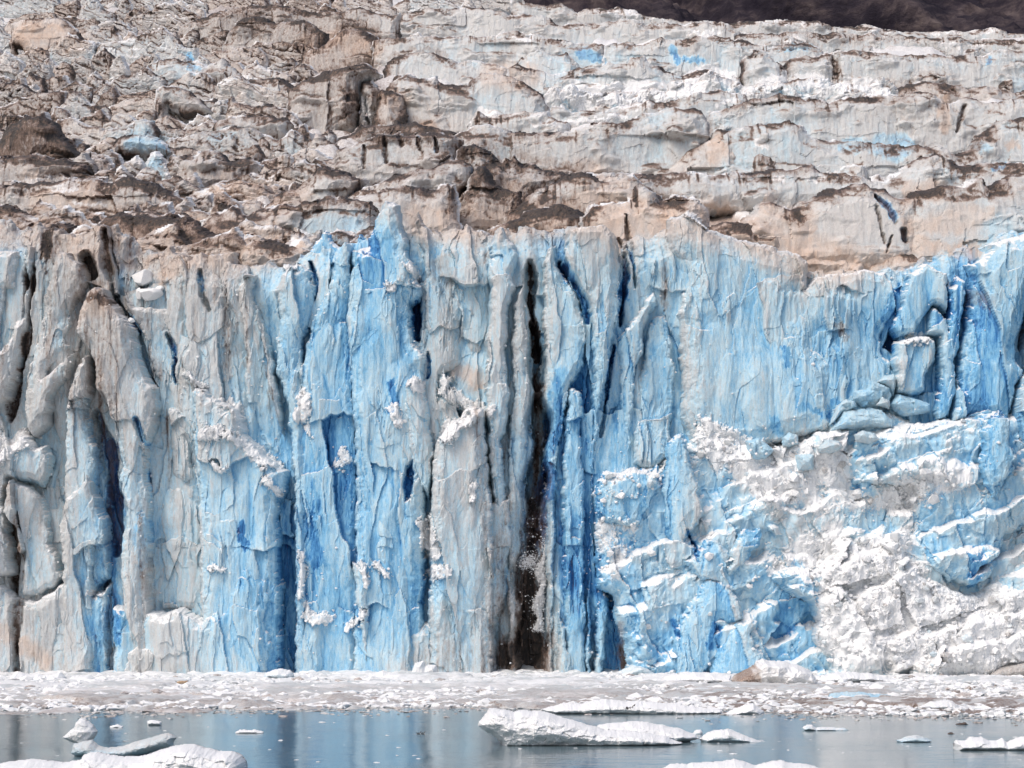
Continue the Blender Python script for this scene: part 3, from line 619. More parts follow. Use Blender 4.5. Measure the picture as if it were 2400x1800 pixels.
# ------------------------------------------------------------------ the calving front
TOPC = [(-260, 545), (0, 530), (60, 540), (100, 520), (170, 548), (260, 530), (330, 580), (420, 592), (500, 605), (600, 628), (720, 600), (850, 560), (1000, 545),
        (1150, 545), (1300, 530), (1400, 560), (1450, 590), (1550, 540), (1620, 560), (1750, 590), (1900, 640), (2050, 640), (2200, 600), (2300, 570), (2400, 545), (2660, 540)]
tx_ = np.arange(-260, 2661, 7.); ty_ = np.interp(tx_, [p[0] for p in TOPC], [p[1] for p in TOPC])
ty_ = ty_+30*fbm(tx_/70, tx_*0, 4, 3, gain=.65)+14*blades(tx_/34, tx_*0, 5)[0]
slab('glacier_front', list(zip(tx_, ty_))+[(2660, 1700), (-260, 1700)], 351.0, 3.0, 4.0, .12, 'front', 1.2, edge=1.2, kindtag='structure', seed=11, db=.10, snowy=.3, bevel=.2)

# name | label | category | outline | distance | thickness | rounding | relief | extras
FRONT = [
 ('ice_pillar', 'narrow pale grey ice pillar leaning left at the far left edge of the front', 'ice pillar', 'D -60,0 60,-30 150,-20 165,150 150,260 90,240 60,400 30,640 -60,700', 349, 3, 1.6, {}),
 ('ice_pillar', 'pale leaning ice pillar just left of the long sooty gully at the left', 'ice pillar', 'D 170,60 200,-60 250,-50 258,170 245,300 225,420 200,540 170,680 140,800 105,930 20,1010 -60,1010 -60,640 40,620 100,480 150,330 190,200', 347.5, 3, 1.5, {}),
 ('ice_pillar', 'broad grey ribbed ice pillar between the sooty gully and the brown capped tower', 'ice pillar', 'D 470,-20 560,60 590,200 560,280 500,380 480,560 500,600 440,700 360,760 380,900 360,1120 250,1200 170,1130 180,1000 190,800 230,640 270,500 300,300 350,120 400,-30', 348, 3, 2.2, {}),
 ('ice_tower', 'ice tower with a brown gravel cap beside the white perched boulders', 'ice tower', 'D 590,240 660,200 720,215 750,290 810,380 860,430 900,520 930,640 960,720 985,800 1050,880 1060,1000 1040,1100 990,1240 985,1400 1010,1500 1030,1800 830,1800 800,1400 760,1200 720,1000 640,860 625,700 600,650 560,610 515,540 515,440 555,310', 346.5, 4, 2.2, {}),
 ('ice_fin', 'pale curved ice fin rising to a point left of the deep teal slot', 'ice fin', 'D 545,660 600,655 618,800 612,900 575,1000 600,1100 640,1250 665,1400 640,1600 660,1900 420,1900 430,1500 440,1150 440,1000 470,880 530,720', 345.5, 3, 1.4, {}),
 ('ice_fin', 'small pointed grey fin in the lower left, left of the curved pale fin', 'ice fin', 'D 500,620 480,800 380,900 330,1050 240,1100 210,960 240,760 300,790 380,720', 345.8, 2, 1.4, {}),
 ('ice_pillar', 'grey ice column below the perched white boulders between two thin blue cracks', 'ice pillar', 'D 790,180 900,330 1190,340 1180,480 1150,540 1110,520 1165,620 1160,860 1210,960 1090,1010 1060,880 1010,800 985,720 960,640 940,540 900,470 850,390', 349.5, 2.2, 1.4, {}),
 ('ice_fin', 'clean white ice fin with a stepped side just right of the perched boulders', 'ice fin', 'D 1165,10 1200,40 1250,100 1300,180 1350,290 1380,360 1420,440 1420,500 1380,540 1440,700 1450,850 1380,900 1190,860 1190,700 1220,600 1230,500 1190,370 1240,310 1210,250 1180,100', 347.5, 2.2, 1.2, dict(db=.04, dd=-.18)),
 ('ice_pillar', 'grimy grey pillar behind, between the white stepped fin and the ribbed teal column', 'ice pillar', 'D 1350,0 1540,-20 1560,400 1600,560 1610,640 1580,760 1590,850 1450,850 1440,700 1430,450 1380,250 1330,120', 350, 2, 1.5, {}),
 ('ice_pillar', 'long ribbed teal grey column left of the bulging pale blue buttress', 'ice pillar', 'D 1600,120 1680,130 1670,280 1720,400 1780,600 1820,800 1860,1000 1850,1200 1870,1310 1780,1330 1700,1220 1640,1100 1590,950 1585,830 1610,660 1590,560 1570,430 1545,330 1550,220', 348, 2.6, 1.3, {}),
 ('ice_buttress', 'bulging pale blue buttress with a white crumbling top left of the blue horn', 'ice buttress', 'D 1880,80 1960,50 2020,90 2040,160 2070,270 2060,350 2030,450 1990,560 1990,750 2000,900 2010,1100 2020,1400 2010,1900 1940,1900 1900,1400 1880,1150 1850,950 1790,750 1790,550 1820,420 1800,340 1780,250 1820,130', 346.5, 3.6, 2.2, dict(db=.05)),
 ('ice_horn', 'smooth blue ice horn standing left of the two tall pale blue spires', 'ice horn', 'D 1990,0 B -110,1500 B -70,1520 B -20,1600 B 40,1659 E 0,160 E -60,260 D 2080,260 D 2030,40', 349.5, 1.6, 1.2, dict(db=.22, dd=-.3, k=.4)),
 ('ice_buttress', 'curved pale blue sheet of ice sweeping down beneath the blue horn', 'ice buttress', 'E -80,230 E -40,60 E 20,-80 E 60,-60 E 90,60 E 90,200 E 100,400 E 95,600 E 120,820 E 110,980 E 130,1400 E 140,1900 D 1900,1900 D 1930,1400 D 1940,1000 D 1960,700 D 2030,400', 347.6, 3.0, 1.8, dict(db=.08, dd=-.15)),
 ('ice_spire', 'tall pale blue spire with a grey point, white bulge on its right shoulder', 'ice spire', 'B 280,1300 B 380,1340 B 400,1430 B 430,1530 B 450,1659 E 500,90 E 505,170 E 530,220 E 520,300 E 462,322 E 470,450 E 482,570 E 540,640 E 578,690 E 545,760 E 560,950 E 600,1150 E 560,1500 E 540,1900 E 60,1900 E 90,1300 E 60,900 E 40,600 E 30,400 E 50,200 E 60,0 B 60,1640 B 170,1600 B 200,1500 B 240,1400', 346, 4, 2.6, dict(db=.06, dd=-.12)),
 ('ice_spire', 'teal grey spire with a sharp blue tip between the two dark blue slots', 'ice spire', 'B 500,1370 B 540,1480 B 640,1520 B 700,1600 B 760,1659 E 740,140 E 820,240 E 830,290 E 800,430 E 780,560 E 800,700 E 740,760 E 660,800 E 640,900 E 600,860 E 575,700 E 560,560 E 528,420 E 532,280 E 522,180 E 522,0 B 488,1600 B 490,1460', 348, 3, 1.8, {}),
 ('ice_pillar', 'sooty grey pillar left of the long white central pillar', 'ice pillar', 'B 780,1620 B 900,1490 B 990,1530 E 960,60 E 960,400 E 930,640 E 830,720 E 790,600 E 800,450 E 835,290 E 830,240 E 740,100', 349.8, 2.2, 1.6, {}),
 ('ice_buttress', 'broad white and green streaked buttress with snow ramp below the spires', 'ice buttress', 'E 830,980 E 940,1000 E 960,1300 E 1000,1700 E 1000,1900 E 540,1900 E 580,1500 E 600,1230 E 690,1100 E 760,1060', 345.5, 4.5, 2.4, dict(dd=.04)),
 ('ice_pillar', 'long white central pillar running the height of the wall left of the black chasm', 'ice pillar', 'B 1000,1490 B 1030,1475 B 1060,1500 B 1080,1560 B 1130,1600 B 1150,1659 E 1150,50 E 1130,170 E 1110,330 E 1090,450 E 1085,600 E 1080,760 E 1100,900 E 1080,1080 E 1050,1200 E 1060,1400 E 1090,1700 E 1000,1700 E 960,1480 E 940,1300 E 940,1100 E 925,900 E 940,760 E 925,560 E 950,380 E 960,230 E 935,130 E 955,40 B 955,1659 B 965,1600', 345.8, 3.2, 1.5, dict(db=-.02, dd=-.22)),
 ('ice_pillar', 'brown grey grooved pillar forming the left wall of the black chasm', 'ice pillar', 'E 1160,180 E 1175,60 E 1200,60 E 1210,200 E 1200,400 E 1225,520 E 1235,700 E 1240,900 E 1225,1200 E 1190,1500 E 1160,1900 E 1080,1900 E 1060,1500 E 1080,1080 E 1100,900 E 1085,600 E 1110,330', 347.5, 3, 1.6, {}),
 ('ice_buttress', 'smoky grey ribbed foot of the wall left of the black chasm', 'ice buttress', 'I 560,0 I 1100,-100 I 1130,200 I 1090,300 I 1080,600 I 960,760 I 900,860 I 960,1000 I 970,1120 I 380,1120 I 400,900 I 420,760 I 560,700 I 700,640 I 560,420', 346.3, 3, 2.4, {}),
 ('ice_buttress', 'blue rib with rounded chips forming the right wall of the black chasm', 'ice buttress', 'E 1300,60 E 1340,-40 B 1390,1600 E 1400,90 E 1480,180 E 1540,260 E 1580,400 E 1600,560 E 1580,720 E 1480,900 E 1450,1100 E 1400,1400 E 1370,1900 E 1300,1900 E 1310,1200 E 1300,1000 E 1290,800 E 1310,600 E 1290,430 E 1300,300 E 1290,150', 348, 3, 1.8, {}),
 ('ice_fin', 'blue fin low against the right wall of the black chasm, square shouldered', 'ice fin', 'E 1440,880 E 1500,860 E 1560,890 E 1580,1000 E 1560,1150 E 1580,1400 E 1600,1900 E 1440,1900 E 1420,1500 E 1430,1200 E 1450,1000', 346.8, 2.2, 1.2, {}),
 ('ice_buttress', 'wide pale blue slab split by the two thin deep blue cracks', 'ice buttress', 'B 1460,1500 B 1700,1480 B 1790,1560 E 1810,60 E 1800,400 E 1780,500 E 1750,640 E 1705,900 E 1680,1010 E 1665,1200 E 1640,1500 E 1620,1900 I 1640,400 I 1740,560 I 1700,1100 I 1380,1100 I 1400,500 E 1560,1900 E 1600,1200 E 1620,800 E 1600,450 E 1560,300 E 1500,180 E 1420,60', 347.2, 3.2, 2.0, {}),
 ('ice_fin', 'pale notched fin leaning right of the deep blue crack', 'ice fin', 'E 2010,240 E 2060,330 E 2000,400 E 1970,480 E 1950,640 E 1910,780 E 1900,950 E 1890,1100 E 1870,1340 E 1830,1290 E 1810,1150 E 1790,950 E 1780,760 E 1760,640 E 1770,560 E 1790,510 E 1850,450 E 1910,380 E 1950,290', 347, 2.6, 1.3, {}),
 ('ice_fin', 'pale blunt topped fin beside the smooth domed face', 'ice fin', 'E 2040,380 E 2100,380 E 2130,520 E 2150,640 E 2165,760 E 2155,900 E 2130,1100 E 2120,1330 E 1990,1400 E 1870,1360 E 1890,1100 E 1905,860 E 1945,660 E 1960,520 E 1990,440', 346.2, 2.6, 1.5, {}),
 ('ice_buttress', 'huge smooth domed pale blue face with a hairline crack', 'ice buttress', 'B 2080,1540 B 2110,1430 B 2212,1390 C 60,1400 C 160,1490 C 300,1530 C 560,1600 C 760,1659 G 820,60 G 810,230 G 730,330 G 830,420 G 850,600 G 960,700 G 1000,900 G 940,1150 G 400,1300 G 60,1300 E 2170,1100 E 2180,760 E 2150,400 E 2212,100 E 2100,20', 348, 4, 4, dict(dd=-.12, k=.7)),
 ('ice_buttress', 'cream and blue wall with a sooty hole left of the deep blue notch', 'ice buttress', 'G 830,130 G 1000,120 G 1180,90 G 1310,110 G 1390,250 G 1360,400 G 1290,520 G 1280,620 G 1340,700 G 1380,900 G 1280,1000 G 960,1100 G 900,800 G 840,600 G 760,400 G 740,250', 348.6, 3, 2.2, {}),
 ('ice_plate', 'leaning blue grey plate right of the deep blue notch', 'ice plate', 'G 1430,130 G 1560,60 G 1700,130 G 1702,400 G 1610,340 G 1560,400 G 1500,530 G 1365,545 G 1320,490 G 1350,400 G 1400,260', 348, 2, 1.2, dict(db=.1)),
 ('ice_block', 'square pale block with flat snowy top under the leaning plate', 'ice block', 'G 1360,560 G 1450,530 G 1540,525 G 1625,545 G 1630,700 G 1570,780 G 1560,900 G 1450,940 G 1360,900 G 1340,700', 346.8, 3, 1.2, {}),
 ('ice_spire', 'small cream pointed spire behind the square pale block', 'ice spire', 'G 1540,540 G 1560,430 G 1600,335 G 1640,350 G 1700,410 G 1720,560 G 1700,900 G 1620,900 G 1630,540', 347.8, 2, 1.1, {}),
 ('ice_fin', 'thin upright blue fin with a forked tip near the right edge', 'ice fin', 'G 1695,130 G 1735,200 G 1760,130 G 1830,180 G 1805,400 G 1785,580 G 1755,700 G 1760,900 G 1700,1080 G 1600,1100 G 1610,950 G 1640,800 G 1635,600 G 1700,420', 346.5, 2.4, 1.2, dict(db=.12)),
 ('ice_buttress', 'tall rounded blue buttress at the right edge of the front', 'ice buttress', 'G 1960,-60 G 2100,-110 G 2300,-160 G 2420,-100 G 2420,330 G 2212,330 G 2150,560 G 2140,650 G 2190,760 G 2130,930 G 2100,1100 G 1700,1100 G 1760,700 G 1785,560 G 1805,420 G 1845,200 G 1820,70 G 1900,40', 346.5, 5, 3.2, dict(db=.04)),
 ('ice_pillar', 'dirty streaked stub at the right edge beyond the dark blue crack', 'ice pillar', 'G 2200,360 G 2420,300 G 2420,900 G 2190,860 G 2150,660', 347.5, 2.5, 1.4, dict(dd=.2)),
 ('ice_fin', 'steep blue fin in front at the right edge above the snow rubble', 'ice fin', 'G 2180,800 G 2220,760 G 2420,700 G 2420,1900 G 2140,1900 G 2200,1500 G 2170,1300 G 2120,1050 G 2130,880', 343.5, 3, 2, {}),
 # lower skirts
 ('ice_skirt', 'scalloped grey ice skirt along the waterline at the far left', 'ice skirt', 'H -80,440 H 60,480 H 130,560 H 280,560 H 400,470 H 480,425 H 520,490 H 600,545 H 690,500 H 735,430 H 740,760 H 735,1130 H -80,1130', 344.5, 3, 2, dict(dd=-.05)),
 ('ice_skirt', 'blue ice skirt sweeping up to a sharp snowy peak right of the teal slot', 'ice skirt', 'H 740,600 H 830,600 H 950,640 H 1100,640 H 1200,620 H 1330,690 H 1400,650 H 1460,560 H 1530,400 H 1560,280 H 1600,230 H 1660,280 H 1710,370 H 1765,470 H 1775,570 H 1750,700 H 1790,830 H 1760,1130 H 740,1130', 343.5, 3.6, 2.2, dict(dd=-.12)),
 ('ice_skirt', 'low frosted lobes of ice at the foot of the blue skirt', 'ice skirt', 'H 830,900 H 900,840 H 1000,870 H 1090,830 H 1150,880 H 1180,930 H 1220,920 H 1250,860 H 1290,870 H 1340,960 H 1350,1130 H 800,1130', 341.5, 1.8, 1.6, dict(db=-.12, dd=-.1)),
 ('ice_tower', 'crumbling blue tower topped with loose debris in the left centre', 'ice tower', 'D 1250,900 D 1290,840 D 1370,880 D 1450,940 D 1560,1000 D 1600,1060 D 1630,1160 D 1720,1260 D 1780,1340 D 1880,1380 D 1890,1500 D 1830,1600 D 1850,1900 D 1330,1900 D 1290,1450 D 1250,1200 D 1260,1050', 346, 4.5, 2.6, dict(db=.03)),
 ('ice_skirt', 'smooth grey blue arched wall under the left of the crumbling blue tower', 'ice skirt', 'D 1010,1470 D 1130,1460 D 1230,1400 D 1330,1500 D 1380,1659 H 1380,100 H 1420,400 H 1330,660 H 1000,640 H 900,500 H 940,200 D 1020,1600', 347, 2, 2, {}),
 ('ice_pillar', 'blunt grey stub with dirty ledge left of the crumbling blue tower', 'ice pillar', 'D 1100,990 D 1180,980 D 1250,1050 D 1260,1250 D 1290,1450 D 1200,1500 D 1120,1420 D 1110,1250', 347, 2.4, 1.4, {}),
 ('ice_fin', 'low pointed fin at the lower left between sooty gully and teal slot', 'ice fin', 'D 580,1420 D 600,1380 D 650,1500 D 690,1659 H 720,60 H 735,420 H 600,540 H 480,430 H 400,200 H 420,0 D 460,1560 D 540,1500', 345.2, 2.4, 1.5, {}),
 ('ice_fin', 'rounded low fin beside the sooty gully at the far left', 'ice fin', 'D 100,1440 D 200,1480 D 290,1550 D 340,1659 H 360,200 H 460,420 H 300,560 H 150,560 H 140,200 D 60,1659 D 70,1520', 345.8, 2.2, 1.5, {}),
 ('ice_fin', 'ragged snow dusted fin at the left border of the photo', 'ice fin', 'D -80,1340 D 20,1290 D 80,1240 D 140,1160 D 210,1160 D 250,1250 D 330,1220 D 360,1350 D 300,1500 D 100,1450 D 60,1600 H 120,400 H -80,470', 345, 2.6, 1.8, dict(dd=-.1)),
 ('ice_fin', 'ragged blue flake in the middle of the wall with snow on its shoulder', 'ice fin', 'E 330,1010 E 370,990 E 415,1000 E 415,1200 E 480,1500 E 440,1900 I 300,400 I 60,300 E 180,1900 E 240,1500 E 260,1060 E 310,1100', 343.8, 2.4, 1.6, dict(db=-.02)),
 ('ice_fin', 'chipped snowy flake between the tall blue spire and teal spire', 'ice fin', 'E 410,840 E 460,800 E 520,810 E 560,920 E 580,1100 E 620,1300 E 580,1600 E 500,1500 E 440,1300 E 400,1000', 344, 2, 1.4, {}),
]
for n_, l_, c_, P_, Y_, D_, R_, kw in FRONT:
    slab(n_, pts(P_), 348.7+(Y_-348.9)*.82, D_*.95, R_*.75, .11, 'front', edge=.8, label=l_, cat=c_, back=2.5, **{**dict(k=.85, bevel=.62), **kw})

# ------------------------------------------------------------------ rubble ramps of collapsed ice
RUB = [
 ('collapsed_ice_slope', 'long jumbled slope of collapsed white and blue ice filling the lower right', 'ice rubble',
  'E 1640,1500 E 1650,1440 E 1700,1400 E 1760,1390 E 1900,1370 E 2000,1380 E 2050,1350 E 2080,1330 E 2110,1240 E 2130,1200 E 2212,1150 G 40,1190 G 60,1100 G 140,1040 G 240,1100 G 330,1140 G 400,1190 G 500,1185 G 590,1230 G 640,1220 G 660,1180 G 720,1150 G 780,1170 G 880,1100 G 940,1105 G 970,1000 G 1000,950 G 1100,930 G 1300,980 G 1620,1040 G 1800,1020 G 1900,990 G 2010,990 G 2100,940 G 2420,900 J 2420,1150 J 0,1150 I 1850,1150 I 1850,1000 I 1840,880 I 1800,760 I 1770,680 I 1750,540 I 1650,480 I 1660,330 I 1640,150',
  340, 3.5, 3, .5, {}),
 ('collapsed_ice_slope', 'lower bank of crushed white ice reaching the water at the right', 'ice rubble',
  'J 560,420 J 640,350 J 760,330 J 860,360 J 940,300 J 1000,180 J 1080,100 J 1180,140 J 1300,60 J 1480,100 J 1480,280 J 1560,400 J 1700,450 J 1830,520 J 1950,500 J 2020,440 J 2100,300 J 2420,240 J 2420,1150 J 900,1150 J 930,1000 J 860,900 J 830,800 J 880,700 J 800,600 J 700,540', 336.5, 4, 4, .5, dict(ds=.12)),
 ('collapsed_ice_slope', 'band of blocky blue white rubble across the middle of the collapse', 'ice rubble',
  'G 1120,1200 G 1180,1120 G 1280,1130 G 1400,1080 G 1600,1060 G 1800,1040 G 1950,1000 G 2110,960 G 2212,1200 G 2420,1300 G 2420,1659 J 2100,160 J 2000,420 J 1850,500 J 1700,430 J 1560,380 J 1490,280 G 1480,1500 G 1300,1500 G 1120,1480', 338.3, 3, 3, .5, {}),
]
for n_, l_, c_, P_, Y_, D_, R_, k_, kw in RUB:
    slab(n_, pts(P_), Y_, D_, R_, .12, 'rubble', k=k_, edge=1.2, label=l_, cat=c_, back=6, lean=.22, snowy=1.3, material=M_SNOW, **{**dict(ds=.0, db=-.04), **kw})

# steep blue cliffs and tilted slabs that stand out of the rubble
CL = [
 ('narrow upright blue white shard where the rubble meets the thin fins', 'E 2060,1659 E 2080,1400 E 2110,1230 E 2150,1190 G -10,1145 G 40,1200 G 50,1330 G 120,1500 G 130,1659 J 20,200 J 0,330 I 2130,200', 338),
 ('frosty blue bluff at the left end of the collapse', 'E 1650,1470 E 1700,1400 E 1800,1390 E 1900,1372 E 2000,1390 E 2060,1340 E 2070,1500 E 2000,1659 I 1900,120 I 1700,60 I 1650,0', 338.5),
 ('tilted pale slab of ice rising to the right in the left of the rubble', 'J 280,420 J 310,250 J 390,120 J 500,110 J 510,200 J 440,270 J 400,350 J 330,410', 335.8),
 ('long slanting blue slab along the white ridge in the rubble', 'J 20,330 J 110,240 J 210,160 J 250,190 J 300,250 J 290,400 J 200,480 J 100,470', 336.2),
 ('hooked pale blue fin at the waterline left of the rubble', 'J -40,760 J 60,560 J 110,470 J 160,430 J 250,440 J 360,560 J 410,690 J 340,720 J 240,720 J 200,900 J 120,1130 J -80,1130', 334.8),
 ('pair of pale ice fins at the waterline below the slanting slabs', 'J 150,1130 J 220,900 J 290,760 J 380,700 J 480,710 J 470,800 J 520,900 J 570,1040 J 570,1130', 333.8),
 ('pointed pale shard at the foot of the white bank', 'J 1010,800 J 1050,680 J 1100,640 J 1130,700 J 1120,820 J 1200,900 J 1170,980 J 1080,940', 333.2),
 ('rounded pale pillar of ice at the right of the collapse', 'G 1930,1130 G 2000,1040 G 2060,990 G 2120,1080 G 2170,1300 G 2080,1480 G 1980,1560 G 1930,1400', 335.2),
 ('grey shadowed overhang of dirty ice at the waterline in the white bank', 'J 1470,1130 J 1480,960 J 1560,950 J 1640,990 J 1720,1060 J 1740,1130', 331),
 ('slumped grey blocks at the foot of the white bank', 'J 1150,1130 J 1180,1000 J 1240,970 J 1330,1000 J 1400,1010 J 1430,1130', 331),
]
for l_, P_, Y_ in CL:
    slab('ice_slab', pts(P_), Y_+1.2, 1.1, 1.8, .11, 'front', k=.55, edge=1.3, label=l_, cat='ice slab', back=3, lean=.06, snowy=1.2, db=0, dd=-.05, ds=-.35, bevel=.3)
